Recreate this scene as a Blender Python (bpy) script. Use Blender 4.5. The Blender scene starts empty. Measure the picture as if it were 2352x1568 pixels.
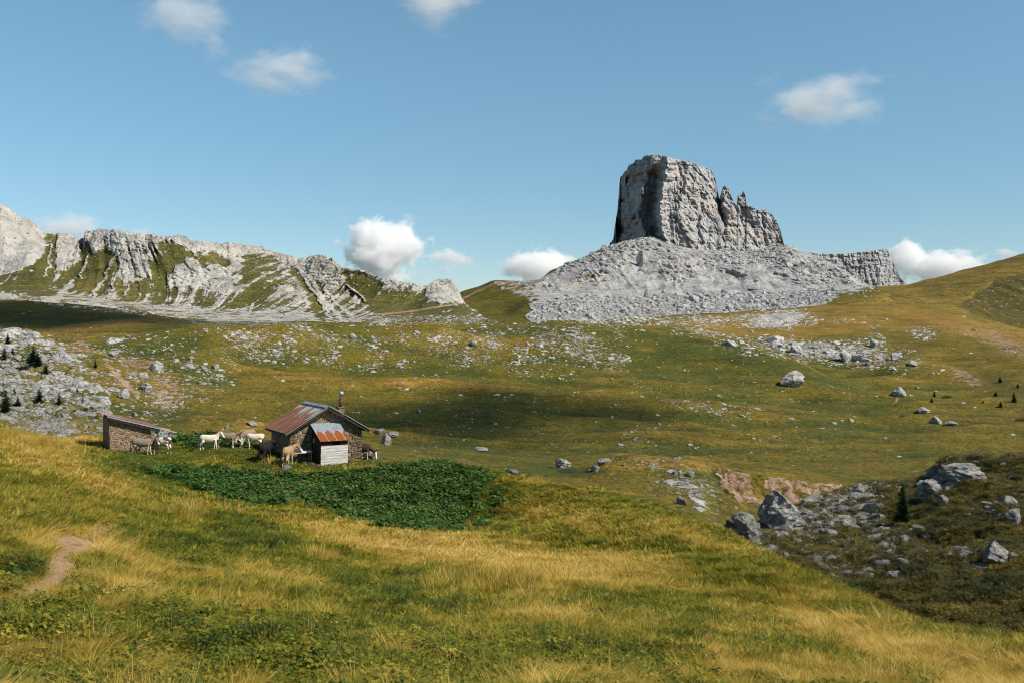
import bpy, bmesh, math, random, time
import numpy as np
from mathutils import Vector, Matrix, Euler
T0 = time.time()
DENOISE = True
rng = np.random.default_rng(7)
random.seed(7)
R = math.radians
# ------------------------------------------------------------------ scene, camera
sc = bpy.context.scene
COL = sc.collection
F, CX, HZ = 2287.0, 1176.0, 760.0       # lens in units of a 2352 px wide picture; horizon height
W2, H2 = 2352.0, 1568.0
cam_d = bpy.data.cameras.new("camera"); cam = bpy.data.objects.new("camera", cam_d); COL.objects.link(cam)
cam_d.sensor_width = 36.0; cam_d.lens = 36.0 * F / W2
cam_d.shift_y = -(H2 / 2 - HZ) / W2
cam_d.clip_start = 0.1; cam_d.clip_end = 60000
cam.rotation_euler = (R(90), 0, 0)
sc.camera = cam

def P(u, v, d):
    return Vector(((u - CX) / F * d, d, (HZ - v) / F * d))

# ------------------------------------------------------------------ numpy noise
def _hash(ix, iy, iz, seed):
    h = (ix.astype(np.uint32) * np.uint32(374761393) + iy.astype(np.uint32) * np.uint32(668265263)
         + iz.astype(np.uint32) * np.uint32(2147483647) + np.uint32(seed * 144665 + 12345))
    h = (h ^ (h >> np.uint32(13))) * np.uint32(1274126177)
    h = (h ^ (h >> np.uint32(15))) * np.uint32(2246822519)
    return h ^ (h >> np.uint32(13))

def noise(x, y, z=0.0, seed=0):
    x, y, z = np.broadcast_arrays(np.asarray(x, float), np.asarray(y, float), np.asarray(z, float))
    x0 = np.floor(x); y0 = np.floor(y); z0 = np.floor(z)
    fx = (x - x0).astype(np.float32); fy = (y - y0).astype(np.float32); fz = (z - z0).astype(np.float32)
    ix = x0.astype(np.int64); iy = y0.astype(np.int64); iz = z0.astype(np.int64)
    ux = fx * fx * fx * (fx * (fx * 6 - 15) + 10); uy = fy * fy * fy * (fy * (fy * 6 - 15) + 10)
    uz = fz * fz * fz * (fz * (fz * 6 - 15) + 10)
    def g(a, b, c):
        h = _hash(ix + a, iy + b, iz + c, seed)
        gx = (h & np.uint32(1023)).astype(np.float32) / 511.5 - 1
        gy = ((h >> np.uint32(10)) & np.uint32(1023)).astype(np.float32) / 511.5 - 1
        gz = ((h >> np.uint32(20)) & np.uint32(1023)).astype(np.float32) / 511.5 - 1
        return gx * (fx - a) + gy * (fy - b) + gz * (fz - c)
    def L(a, b, t): return a + (b - a) * t
    r = L(L(L(g(0,0,0), g(1,0,0), ux), L(g(0,1,0), g(1,1,0), ux), uy),
          L(L(g(0,0,1), g(1,0,1), ux), L(g(0,1,1), g(1,1,1), ux), uy), uz)
    return r * 1.25

def fbm(x, y, z=0.0, oct=4, seed=0, gain=0.5, ridged=False):
    s = 0; a = 1.0; f = 1.0; n = 0
    x = np.asarray(x, float); y = np.asarray(y, float); z = np.asarray(z, float)
    for i in range(oct):
        v = noise(x * f, y * f, z * f, seed + i * 17)
        if ridged: v = 1 - 2.4 * np.abs(v)
        s = s + a * v; n += a; a *= gain; f *= 2.03
    return s / n

def sstep(a, b, x):
    t = np.clip((x - a) / (b - a), 0, 1); return t * t * (3 - 2 * t)

def pchip(xk, yk, x):
    xk = np.asarray(xk, float); yk = np.asarray(yk, float)
    h = np.diff(xk); dl = np.diff(yk) / h
    m = np.zeros_like(yk)
    w1 = 2 * h[1:] + h[:-1]; w2 = h[1:] + 2 * h[:-1]
    ok = dl[:-1] * dl[1:] > 0
    with np.errstate(all='ignore'):
        mm = (w1 + w2) / (w1 / dl[:-1] + w2 / dl[1:])
    m[1:-1] = np.where(ok, mm, 0); m[0] = dl[0]; m[-1] = dl[-1]
    i = np.clip(np.searchsorted(xk, x) - 1, 0, len(h) - 1)
    t = np.clip((x - xk[i]) / h[i], 0, 1)
    return ((1 + 2*t) * (1-t)**2 * yk[i] + t * (1-t)**2 * h[i] * m[i]
            + t*t * (3 - 2*t) * yk[i+1] + t*t * (t-1) * h[i] * m[i+1])

# ------------------------------------------------------------------ painting helpers (all in picture units of the surface points)
def ell(u, v, cx, cy, rx, ry, ang=0, soft=.35):
    a = R(ang); du = u - cx; dv = v - cy
    x = (du * math.cos(a) + dv * math.sin(a)) / rx; y = (-du * math.sin(a) + dv * math.cos(a)) / ry
    return 1 - sstep(1 - soft, 1 + soft, np.sqrt(x * x + y * y))

def _seg(u, v, a, b):
    bx, by = b[0] - a[0], b[1] - a[1]
    t = np.clip(((u - a[0]) * bx + (v - a[1]) * by) / (bx * bx + by * by + 1e-9), 0, 1)
    return np.hypot(u - a[0] - t * bx, v - a[1] - t * by)

def poly(u, v, pts, soft=6):
    ins = np.zeros(u.shape, bool); dmin = np.full(u.shape, 1e9)
    n = len(pts)
    for i in range(n):
        a, b = pts[i], pts[(i + 1) % n]
        dmin = np.minimum(dmin, _seg(u, v, a, b))
        c = ((a[1] > v) != (b[1] > v))
        with np.errstate(all='ignore'):
            xi = (b[0] - a[0]) * (v - a[1]) / (b[1] - a[1] + 1e-12) + a[0]
        ins ^= c & (u < xi)
    sd = np.where(ins, dmin, -dmin)
    return sstep(-soft, soft, sd)

def stroke(u, v, pts, w, soft=2):
    d = np.full(u.shape, 1e9)
    for a, b in zip(pts[:-1], pts[1:]): d = np.minimum(d, _seg(u, v, a, b))
    return 1 - sstep(w - soft, w + soft, d)

# ------------------------------------------------------------------ objects
def tag(o, label=None, cat=None, group=None, kind=None):
    if label: o["label"] = label
    if cat: o["category"] = cat
    if group: o["group"] = group
    if kind: o["kind"] = kind
    return o

def empty(name, loc, rz=0.0):
    o = bpy.data.objects.new(name, None); COL.objects.link(o); o.empty_display_size = .3
    o.location = loc; o.rotation_euler = (0, 0, rz); return o

def link(name, me, mat=None, parent=None, smooth=False):
    o = bpy.data.objects.new(name, me); COL.objects.link(o)
    if mat is not None and not me.materials: me.materials.append(mat)
    if parent is not None: o.parent = parent
    if smooth and len(me.polygons): me.polygons.foreach_set("use_smooth", [True] * len(me.polygons))
    return o

def grid_mesh(name, X, Y, Z, cols=None, extra=None, flip=False):
    nr, nc = X.shape
    me = bpy.data.meshes.new(name)
    me.vertices.add(nr * nc)
    co = np.stack([X, Y, Z], -1).reshape(-1).astype(np.float32)
    me.vertices.foreach_set("co", co)
    i = np.arange(nr * nc).reshape(nr, nc)
    q = np.stack([i[:-1, :-1], i[:-1, 1:], i[1:, 1:], i[1:, :-1]], -1).reshape(-1, 4)
    if flip: q = q[:, ::-1]
    nf = len(q)
    me.loops.add(nf * 4); me.loops.foreach_set("vertex_index", q.reshape(-1).astype(np.int32))
    me.polygons.add(nf); me.polygons.foreach_set("loop_start", (np.arange(nf) * 4).astype(np.int32))
    me.polygons.foreach_set("use_smooth", np.ones(nf, bool))
    me.update(calc_edges=True)
    if cols is not None:
        a = me.attributes.new("paint", 'FLOAT_COLOR', 'POINT')
        a.data.foreach_set("color", np.clip(cols, 0, 1).reshape(-1).astype(np.float32))
    if extra is not None:
        a = me.attributes.new("extra", 'FLOAT_COLOR', 'POINT')
        a.data.foreach_set("color", np.clip(extra, 0, 1).reshape(-1).astype(np.float32))
    return me

class Sheet:
    """a land surface whose columns run away from the camera; rows follow control lines (u, v, depth)"""
    def __init__(s, lines, u0, u1, nc, rows):
        us = np.linspace(u0, u1, nc)
        V = np.stack([pchip([p[0] for p in l], [p[1] for p in l], us) for l in lines])
        D = np.stack([np.exp(pchip([p[0] for p in l], [math.log(p[2]) for p in l], us)) for l in lines])
        t = np.concatenate([np.linspace(k, k + 1, n, endpoint=False) for k, n in enumerate(rows)] + [[len(rows)]])
        # hermite over line index with monotone slopes (per column)
        def interp(A):
            dl = np.diff(A, axis=0); m = np.zeros_like(A)
            ok = dl[:-1] * dl[1:] > 0
            with np.errstate(all='ignore'):
                mm = 2 / (1 / dl[:-1] + 1 / dl[1:])
            m[1:-1] = np.where(ok, mm, 0); m[0] = dl[0]; m[-1] = dl[-1]
            i = np.minimum(t.astype(int), len(A) - 2); f = (t - i)[:, None]
            return ((1+2*f)*(1-f)**2*A[i] + f*(1-f)**2*m[i] + f*f*(3-2*f)*A[i+1] + f*f*(f-1)*m[i+1])
        s.us = us; s.t = t
        s.U = np.broadcast_to(us, (len(t), nc)).copy()
        s.V = interp(V); s.D = np.exp(interp(np.log(D)))
        s.X = (s.U - CX) / F * s.D; s.Y = s.D.copy(); s.Z = (HZ - s.V) / F * s.D
    def project(s):
        s.U = CX + F * s.X / s.Y; s.V = HZ - F * s.Z / s.Y; s.D = s.Y
        cm = np.minimum.accumulate(s.V, axis=0)
        s.vis = s.V <= cm + 0.4
    def at(s, u, v):
        """first visible point under picture position (u, v)"""
        c = int(np.clip(np.argmin(np.abs(s.U[0] - u)), 0, s.U.shape[1] - 1))
        col = s.V[:, c]
        k = np.nonzero((col[:-1] > v) & (col[1:] <= v))[0]
        if len(k) == 0: k = [int(np.argmin(np.abs(col)))]
        k = k[0]; f = (col[k] - v) / (col[k] - col[k+1] + 1e-9); f = min(max(f, 0), 1)
        d = s.D[k, c] * (1 - f) + s.D[k+1, c] * f
        return P(u, v, d)

# ------------------------------------------------------------------ materials
def newmat(name):
    m = bpy.data.materials.new(name); m.use_nodes = True
    nt = m.node_tree; nt.nodes.clear()
    out = nt.nodes.new("ShaderNodeOutputMaterial"); b = nt.nodes.new("ShaderNodeBsdfPrincipled")
    b.inputs["Roughness"].default_value = .9; b.inputs["Specular IOR Level"].default_value = .15
    nt.links.new(b.outputs[0], out.inputs[0])
    return m, nt, b, out

class NT:
    def __init__(s, nt): s.nt = nt; s.geo = None
    def n(s, t, **k):
        x = s.nt.nodes.new(t)
        for a, b in k.items(): setattr(x, a, b)
        return x
    def L(s, a, b): s.nt.links.new(a, b)
    def _in(s, sock, v):
        if hasattr(v, "is_linked"): s.L(v, sock)
        elif isinstance(v, (tuple, list)) and len(v) == 3 and sock.type == 'RGBA': sock.default_value = (*v, 1)
        else: sock.default_value = v
    def pos(s):
        if s.geo is None: s.geo = s.n("ShaderNodeNewGeometry")
        return s.geo.outputs["Position"]
    def obj(s): return s.n("ShaderNodeTexCoord").outputs["Object"]
    def scale(s, vec, sx, sy=None, sz=None, rot=(0,0,0)):
        m = s.n("ShaderNodeMapping"); s.L(vec, m.inputs[0])
        m.inputs["Scale"].default_value = (sx, sx if sy is None else sy, sx if sz is None else sz)
        m.inputs["Rotation"].default_value = rot
        return m.outputs[0]
    def noise(s, vec, sc, det=4, rough=.55, dist=0, out=0):
        x = s.n("ShaderNodeTexNoise"); s.L(vec, x.inputs["Vector"])
        x.inputs["Scale"].default_value = sc; x.inputs["Detail"].default_value = det
        x.inputs["Roughness"].default_value = rough; x.inputs["Distortion"].default_value = dist
        return x.outputs[out]
    def vor(s, vec, sc, feat='F1', out="Distance", rnd=1.0):
        x = s.n("ShaderNodeTexVoronoi", feature=feat); s.L(vec, x.inputs["Vector"])
        x.inputs["Scale"].default_value = sc; x.inputs["Randomness"].default_value = rnd
        return x.outputs[out]
    def mix(s, f, a, b, mode='MIX'):
        x = s.n("ShaderNodeMix", data_type='RGBA', blend_type=mode)
        s._in(x.inputs[0], f); s._in(x.inputs[6], a); s._in(x.inputs[7], b)
        return x.outputs[2]
    def math(s, op, a, b=0.0, clamp=False):
        x = s.n("ShaderNodeMath", operation=op, use_clamp=clamp)
        s._in(x.inputs[0], a); s._in(x.inputs[1], b); return x.outputs[0]
    def rng(s, v, a, b, c=0.0, d=1.0, smooth=True):
        x = s.n("ShaderNodeMapRange", interpolation_type='SMOOTHSTEP' if smooth else 'LINEAR')
        s._in(x.inputs[0], v)
        for i, q in enumerate((a, b, c, d)): s._in(x.inputs[i + 1], q)
        return x.outputs[0]
    def attr(s, name, typ='GEOMETRY'):
        x = s.n("ShaderNodeAttribute", attribute_name=name, attribute_type=typ); return x
    def sep(s, c):
        x = s.n("ShaderNodeSeparateColor"); s.L(c, x.inputs[0]); return x.outputs
    def bump(s, h, strength, dist, normal=None):
        x = s.n("ShaderNodeBump"); s.L(h, x.inputs["Height"])
        x.inputs["Strength"].default_value = strength; x.inputs["Distance"].default_value = dist
        if normal is not None: s.L(normal, x.inputs["Normal"])
        return x.outputs[0]

GREEN = (.056, .064, .010); OLIVE = (.122, .096, .012); GOLD = (.215, .132, .027); DEEP = (.026, .045, .010)
ROCK_A = (.41, .405, .39); ROCK_B = (.17, .17, .165); SOIL = (.31, .205, .15); SHRUB = (.034, .036, .010)

def land_material(name, s, rock_a=ROCK_A, rock_b=ROCK_B, bump_d=.3, gold=GOLD, grassy=1.0, strata=0.0, crev=.75, green=GREEN, olive=OLIVE):
    """grass, bare rock, soil and dwarf shrub mixed after the painted cover; s = size of the finest grain in metres"""
    m, nt, b, out = newmat(name); N = NT(nt)
    p = N.pos(); f = 1.0 / s
    a = N.attr("paint"); r, g, bl = N.sep(a.outputs["Color"])[:3]; al = a.outputs["Alpha"]
    n1 = N.noise(p, f * .10, 5, .6); n2 = N.noise(p, f * .5, 4, .65); n3 = N.noise(p, f * .028, 4, .55)
    n4 = N.noise(N.scale(p, 1, 1, 2.2), f * .22, 5, .7)
    # grass
    dry = N.math('ADD', g, N.math('MULTIPLY', N.math('SUBTRACT', n1, .5), .9))
    dry = N.math('ADD', dry, N.math('MULTIPLY', N.math('SUBTRACT', n3, .5), .9))
    gr = N.mix(N.rng(dry, -.05, .55), green, olive)
    gr = N.mix(N.rng(dry, .5, 1.15), gr, gold)
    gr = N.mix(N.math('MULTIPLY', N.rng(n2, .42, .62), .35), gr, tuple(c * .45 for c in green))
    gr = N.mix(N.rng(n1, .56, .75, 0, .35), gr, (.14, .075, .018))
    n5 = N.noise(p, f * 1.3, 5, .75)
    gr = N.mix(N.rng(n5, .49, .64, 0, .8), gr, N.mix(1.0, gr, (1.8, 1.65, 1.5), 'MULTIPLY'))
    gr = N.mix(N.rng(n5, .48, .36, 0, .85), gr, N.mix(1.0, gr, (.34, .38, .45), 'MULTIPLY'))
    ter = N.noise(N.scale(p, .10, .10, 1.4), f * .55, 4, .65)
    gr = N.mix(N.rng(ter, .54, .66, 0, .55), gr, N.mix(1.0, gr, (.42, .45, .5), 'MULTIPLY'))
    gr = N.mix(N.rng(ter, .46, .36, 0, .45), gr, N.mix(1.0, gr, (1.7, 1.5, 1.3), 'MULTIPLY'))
    # shrub
    sh = N.mix(N.rng(n2, .4, .6), SHRUB, (.085, .070, .016))
    gr = N.mix(N.rng(N.math('ADD', al, N.math('MULTIPLY', N.math('SUBTRACT', n2, .5), .8)), .3, .7), gr, sh)
    # soil
    so = N.mix(N.rng(n4, .4, .65), SOIL, (.20, .125, .08))
    gr = N.mix(N.rng(N.math('ADD', bl, N.math('MULTIPLY', N.math('SUBTRACT', N.noise(N.scale(p, 1, .6, 1.6, (0,0,.5)), f * .7, 5, .7), .5), 2.6)), .46, .60), gr, so)
    # rock
    k = N.noise(N.scale(p, 1, 1, 3.5 if strata else 1.5), f * .16, 6, .7)
    rk = N.mix(N.rng(k, .36, .62), rock_b, rock_a)
    rk = N.mix(N.rng(n3, .45, .65, 0, .45), rk, tuple(c * q for c, q in zip(rock_a, (.92, .84, .74))))
    if strata:
        w = N.noise(N.scale(p, .25, .25, 6), f * .10, 3, .6)
        rk = N.mix(N.rng(w, .47, .56, 0, strata), rk, tuple(c * .8 for c in rock_b))
    ck = N.math('ABSOLUTE', N.math('SUBTRACT', N.noise(N.scale(p, 1, 1, .6, (0, .2, 0)), f * .13, 5, .6), .5))
    rk = N.mix(N.rng(ck, .028, .0, 0, crev), rk, tuple(c * .3 for c in rock_b))
    rm = N.math('ADD', r, N.math('MULTIPLY', N.math('SUBTRACT', n4, .5), 1.5))
    rm = N.math('ADD', rm, N.math('MULTIPLY', N.math('SUBTRACT', n2, .5), 1.0))
    rmask = N.rng(rm, .44, .60)
    col = N.mix(rmask, gr, rk)
    N.L(col, b.inputs["Base Color"])
    h = N.math('ADD', N.math('ADD', N.math('MULTIPLY', n2, .7), N.math('MULTIPLY', N.math('ADD', n5, ter), .7)), N.math('ADD', k, N.math('MULTIPLY', rmask, .5)))
    N.L(N.bump(h, .8, bump_d), b.inputs["Normal"])
    return m

# ------------------------------------------------------------------ sky and sun
SUN_AZ, SUN_EL = 66.0, 43.0      # azimuth from behind the camera towards the right; elevation
sd = Vector((math.sin(R(SUN_AZ)) * math.cos(R(SUN_EL)), -math.cos(R(SUN_AZ)) * math.cos(R(SUN_EL)), math.sin(R(SUN_EL))))
w = bpy.data.worlds.new("World"); sc.world = w; w.use_nodes = True
nt = w.node_tree; nt.nodes.clear()
N = NT(nt)
sky = N.n("ShaderNodeTexSky", sky_type='NISHITA'); sky.sun_disc = False
sky.sun_elevation = R(SUN_EL); sky.sun_rotation = math.atan2(sd.x, sd.y)
sky.altitude = 1800; sky.air_density = 1.0; sky.dust_density = 0.35; sky.ozone_density = 1.0
hs = N.n("ShaderNodeHueSaturation"); hs.inputs["Saturation"].default_value = 1.16; hs.inputs["Hue"].default_value = .486
bg = N.n("ShaderNodeBackground"); bg.inputs["Strength"].default_value = .098
wo = N.n("ShaderNodeOutputWorld")
tcw = N.n("ShaderNodeTexCoord"); spw = N.n("ShaderNodeSeparateXYZ"); N.L(tcw.outputs["Generated"], spw.inputs[0])
N.L(sky.outputs[0], hs.inputs["Color"])
mul = N.mix(N.rng(spw.outputs[2], .0, .36), (.72, .76, .79), (1.30, 1.20, 1.08))
mul = N.mix(N.rng(spw.outputs[2], .34, .75), mul, (.36, .40, .48))
N.L(N.mix(1.0, hs.outputs[0], mul, 'MULTIPLY'), bg.inputs[0]); N.L(bg.outputs[0], wo.inputs[0])
ld = bpy.data.lights.new("sun", 'SUN'); ld.energy = 5.0; ld.angle = R(.5); ld.color = (1, .93, .82)
lo = bpy.data.objects.new("sun", ld); COL.objects.link(lo)
lo.rotation_euler = sd.to_track_quat('Z', 'Y').to_euler()
sc.view_settings.view_transform = 'Standard'; sc.view_settings.look = 'None'
sc.view_settings.exposure = .42; sc.view_settings.gamma = 1
sc.cycles.max_bounces = 14; sc.cycles.diffuse_bounces = 1; sc.cycles.volume_bounces = 14; sc.cycles.use_denoising = DENOISE
sc.cycles.transparent_max_bounces = 16
sc.cycles.filter_width = 1.05

# ------------------------------------------------------------------ VALLEY
E0, E1 = -760, 3100
valley_lines = [
 [(E0,1160,60),(0,1150,75),(600,1200,80),(1100,1250,78),(1400,1330,70),(1700,1400,62),(1900,1480,52),(2100,1560,44),(2352,1640,38),(E1,1700,36)],
 [(E0,1070,90),(0,1040,100),(600,1070,100),(1100,1110,95),(1300,1150,92),(1500,1200,88),(1660,1250,84),(1800,1310,72),(2000,1400,60),(2200,1470,50),(2352,1500,46),(E1,1550,42)],
 [(E0,1010,110),(0,1000,115),(600,1035,115),(1100,1080,112),(1300,1105,112),(1500,1100,112),(1600,1140,104),(1650,1180,100),(1750,1215,92),(1900,1230,86),(2000,1260,80),(2200,1270,72),(2352,1260,70),(E1,1200,70)],
 [(E0,990,125),(0,980,130),(600,1015,125),(1100,1072,125),(1300,1088,125),(1400,1052,122),(1500,1040,122),(1590,1052,122),(1660,1105,116),(1720,1160,108),(1800,1175,104),(1880,1145,108),(1960,1122,112),(2050,1110,112),(2130,1098,110),(2170,1068,106),(2352,1056,104),(E1,1030,105)],
 [(E0,975,145),(0,965,150),(600,1008,140),(1100,1066,140),(1300,1092,135),(1500,1082,140),(1600,1100,138),(1680,1140,128),(1780,1165,126),(1900,1150,125),(1960,1135,127),(2050,1120,130),(2170,1090,130),(2352,1078,130),(E1,1050,130)],
 [(E0,950,165),(0,940,170),(600,1000,155),(1100,1055,155),(1300,1078,150),(1500,1050,150),(1640,1078,138),(1760,1092,134),(1850,1104,133),(1940,1112,134),(2050,1105,145),(2170,1080,150),(2352,1060,152),(E1,1040,155)],
 [(E0,900,200),(0,900,200),(400,985,175),(800,1005,190),(1200,1030,190),(1600,1050,182),(2000,1060,180),(2352,1040,185),(E1,1000,200)],
 [(E0,850,240),(0,865,225),(400,955,195),(800,975,222),(1200,985,228),(1600,1000,225),(2000,1000,230),(2352,975,240),(E1,900,260)],
 [(E0,820,280),(0,800,262),(200,835,250),(400,920,220),(800,925,262),(1200,915,275),(1600,930,275),(2000,945,275),(2200,915,300),(2352,880,320),(E1,820,330)],
 [(E0,785,310),(0,780,300),(200,800,290),(400,860,262),(600,860,290),(800,855,305),(1200,845,325),(1600,860,325),(1850,885,315),(2000,895,325),(2200,850,370),(2352,820,390),(E1,800,400)],
 [(E0,766,350),(0,764,340),(200,772,330),(380,764,322),(500,748,330),(760,743,350),(900,746,360),(1150,748,382),(1300,737,388),(1450,748,388),(1560,768,382),(1700,795,368),(1850,838,348),(1930,866,342),(2000,866,352),(2100,820,410),(2200,802,440),(2352,792,450),(E1,780,460)],
 [(E0,770,420),(0,772,400),(130,776,395),(200,776,385),(380,768,370),(500,753,380),(760,750,400),(1150,762,430),(1300,752,435),(1450,765,430),(1560,782,425),(1700,812,410),(1850,848,390),(1930,866,380),(2000,848,395),(2100,800,450),(2200,778,480),(2352,775,510),(E1,765,510)],
 [(E0,745,500),(0,745,490),(300,745,480),(500,748,480),(760,748,500),(1150,754,520),(1300,748,520),(1450,752,520),(1600,765,500),(1750,786,485),(1900,798,475),(2050,765,520),(2200,745,560),(2352,768,575),(E1,800,570)],
 [(E0,700,650),(0,690,640),(150,698,625),(300,714,600),(450,737,600),(760,741,600),(1150,746,620),(1300,742,620),(1400,736,640),(1500,728,650),(1650,720,680),(1750,712,680),(1880,703,690),(2000,698,690),(2100,701,690),(2200,718,680),(2300,740,670),(2352,757,660),(2600,810,640),(E1,850,620)],
 [(E0,708,800),(0,700,760),(300,722,720),(450,745,720),(1150,757,760),(1650,738,800),(2000,716,800),(2200,740,800),(2352,800,760),(E1,880,760)],
 [(E0,740,1500),(0,740,1500),(1150,770,1500),(2352,800,1500),(E1,880,1500)],
]
# a little extra climb so that every line has u-knots from end to end
val = Sheet(valley_lines, E0, E1, 1500, [10, 46, 90, 80, 30, 60, 70, 60, 60, 90, 90, 24, 50, 70, 14, 6])
U, V = val.U.copy(), val.V.copy()
x, y = val.X, val.Y
amp = np.clip((y - 85) / 60, 0, 1)
ng = noise(x / 34, y / 34, 0, 3) * 2.4 * np.clip((y - 150) / 120, 0, 1) * np.clip((900 - y) / 300, 0, 1)
ng += fbm(x / 24, y / 13, 0, 3, 8) * 1.6 * sstep(150, 200, y) * (1 - sstep(380, 480, y))
ng += fbm(x / 11, y / 13, 0, 5, 5, gain=.62) * 1.1 * (.35 + .65 * amp)
ng += fbm(x / 60, y / 20, 0, 4, 6) * 3.4 * sstep(150, 210, y) * (1 - sstep(320, 420, y))
sl = poly(U, V, [(1640,1250),(1800,1180),(1960,1120),(2110,1108),(2170,1060),(2420,1050),(3100,1020),(3100,1560),(1900,1480)], 12)
leftrock = poly(U, V, [(E0,760),(60,765),(120,800),(190,850),(170,880),(245,905),(240,1010),(E0,1030)], 12)
ng += sl * (fbm(x / 7, y / 7, 0, 4, 9, ridged=True) * 1.1 + fbm(x / 1.6, y / 1.6, 0, 3, 10) * .28)
ng += leftrock * (fbm(x / 9, y / 9, 0, 5, 19, ridged=True) * 2.2 + np.abs(fbm(x / 3.2, y / 3.2, 0, 3, 20)) * 1.2)
su_ = U + fbm(x / 4, y / 4, 0, 3, 67) * 22; sv_ = V + fbm(x / 4, y / 4, 2, 3, 68) * 12
scarp = poly(su_, sv_, [(1640,1080),(1700,1085),(1760,1094),(1850,1106),(1940,1115),(1900,1145),(1800,1178),(1740,1165),(1690,1150),(1650,1110)], 4)
ng += scarp * fbm(x / 1.5, y / 1.5, 0, 3, 33, ridged=True) * .5
val.Z = val.Z + ng
val.project()
# cover
n_w = 14
wu = U + fbm(x / 9, y / 9, 0, 3, 50) * 26; wv = V + fbm(x / 9, y / 9, 3, 3, 51) * 12
rock = np.zeros_like(U); dry = np.full_like(U, .30); soil = np.zeros_like(U); shr = np.zeros_like(U)
lump = fbm(x / 18, y / 18, 0, 3, 60)
dry += lump * .35
hum = fbm(x / 60, y / 20, 0, 3, 6) * sstep(150, 210, y) * (1 - sstep(420, 520, y)) + .5 * fbm(x / 24, y / 13, 0, 3, 8) * sstep(150, 200, y) * (1 - sstep(380, 480, y))
dry += hum * .95  # dry tops, green hollows; the colour also stands in for hummock shading
rock = np.maximum(rock, leftrock * (.26 + .36 * fbm(x / 10, y / 10, 0, 3, 61)))
mid = poly(wu, wv, [(90,770),(200,775),(420,775),(500,790),(560,850),(520,900),(420,930),(390,985),(240,990),(200,880)], 14)
rock = np.maximum(rock, mid * (.20 + .35 * fbm(x / 14, y / 14, 0, 3, 62)))
for (cx, cy, rx, ry, a, s_) in [(182,806,38,15,0,.62),(330,832,62,26,5,.55),(305,860,28,30,0,.5),(378,900,40,34,-35,.60),(345,945,26,26,0,.4),(395,905,36,22,0,.5),
                                (2215,862,58,12,22,.62),(2330,800,120,26,25,.55),(2215,760,70,10,20,.42),(2030,825,40,9,0,.45),(455,965,30,8,0,.3)]:
    soil = np.maximum(soil, ell(wu, wv, cx, cy, rx, ry, a, .7) * s_ * .92)
soil = np.maximum(soil, stroke(U, V, [(245,850),(275,875),(318,906)], 5, 3) * .8)
soil = np.maximum(soil, scarp * (.62 + .5 * fbm(x / 4, y / 4, 0, 3, 66)) * (1 - .9 * ell(wu, wv, 1738, 1112, 16, 30, -20, .5)))
crest = poly(wu, wv, [(430,765),(600,752),(760,750),(960,756),(1150,752),(1330,742),(1440,762),(1440,835),(1300,860),(1000,835),(750,842),(560,815)], 16)
rock = np.maximum(rock, crest * (.24 + .34 * fbm(x / 25, y / 25, 0, 3, 63)))
soil = np.maximum(soil, crest * (.20 + .45 * fbm(x / 30, y / 30, 0, 3, 64)))
for (cx, cy, rx, ry, a, s_) in [(570,775,70,18,-8,.44),(700,785,80,30,0,.34),(1110,790,60,26,-15,.42),(1060,815,110,18,5,.36),(1320,800,130,36,8,.40),(1400,835,60,20,10,.36),(1270,760,60,14,0,.34),(1420,770,30,26,0,.3)]:
    e = ell(wu, wv, cx, cy, rx, ry, a, .5)
    rock = np.maximum(rock, e * s_); soil = np.maximum(soil, e * s_ * .9)
for (cx, cy, rx, ry, a, s_) in [(1790,732,70,20,-6,.75),(1620,765,80,10,5,.42),(1790,785,50,14,0,.45),(1850,800,70,14,8,.55),(1930,812,70,10,0,.52),(2010,775,22,26,0,.30),(2120,765,36,14,10,.48),
                                (560,742,190,8,0,.5),(250,700,60,8,8,.3),(2330,660,80,40,40,.3),(90,675,120,9,6,.55),(300,703,160,9,8,.6),(440,716,120,9,6,.62),(1560,738,120,8,0,.4)]:
    rock = np.maximum(rock, ell(wu, wv, cx, cy, rx, ry, a, .5) * s_)
rock = np.maximum(rock, ell(wu, wv, 1560, 733, 360, 11, -2, .6) * (.34 + .5 * fbm(x / 22, y / 22, 0, 3, 69)))
dry = dry + poly(wu, wv, [(1440,752),(1560,735),(1700,715),(1880,700),(2100,695),(2400,760),(2400,800),(2100,760),(1900,775),(1730,778),(1600,762)], 16) * .62
dry = dry + poly(wu, wv, [(1930,850),(2050,770),(2352,790),(2600,800),(2600,1000),(2352,960),(2200,900),(2050,900)], 30) * .22
dry = dry + ell(wu, wv, 250, 748, 170, 12, -4) * .55 + ell(wu, wv, 100, 768, 150, 6, 0) * .5 + ell(wu, wv, 1080, 893, 230, 9, 1) * .3 + ell(wu, wv, 560, 1000, 180, 20, 0) * .25
dry = dry + ell(wu, wv, 1480, 1065, 190, 22, 0) * .45 + ell(wu, wv, 620, 905, 200, 40, -5) * .12
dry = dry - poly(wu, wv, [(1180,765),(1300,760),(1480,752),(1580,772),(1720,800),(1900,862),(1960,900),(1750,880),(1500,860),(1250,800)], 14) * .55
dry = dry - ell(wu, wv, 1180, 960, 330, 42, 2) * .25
shr = np.maximum(shr, sl * .72 * (1 - .6 * ell(U, V, 1700, 1225, 70, 16, -25)))
shr = np.maximum(shr, ell(wu, wv, 1230, 1075, 130, 10, 0) * .4)
shr = np.maximum(shr, poly(wu, wv, [(2270,850),(2352,868),(2500,900),(2500,1010),(2352,975),(2300,930),(2180,880)], 14) * .5 + ell(wu, wv, 2190, 965, 60, 14, 28, .5) * .4 + ell(wu, wv, 2230, 935, 80, 10, 30, .6) * .4)
dry = dry - ell(wu, wv, 1500, 1034, 230, 9, 0) * .6 - ell(wu, wv, 1250, 1080, 150, 14, 0) * .4  # shade strip beyond the spur, painted as greener, darker grass
dry = dry + ell(wu, wv, 1560, 1062, 130, 12, 8) * .6
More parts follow.
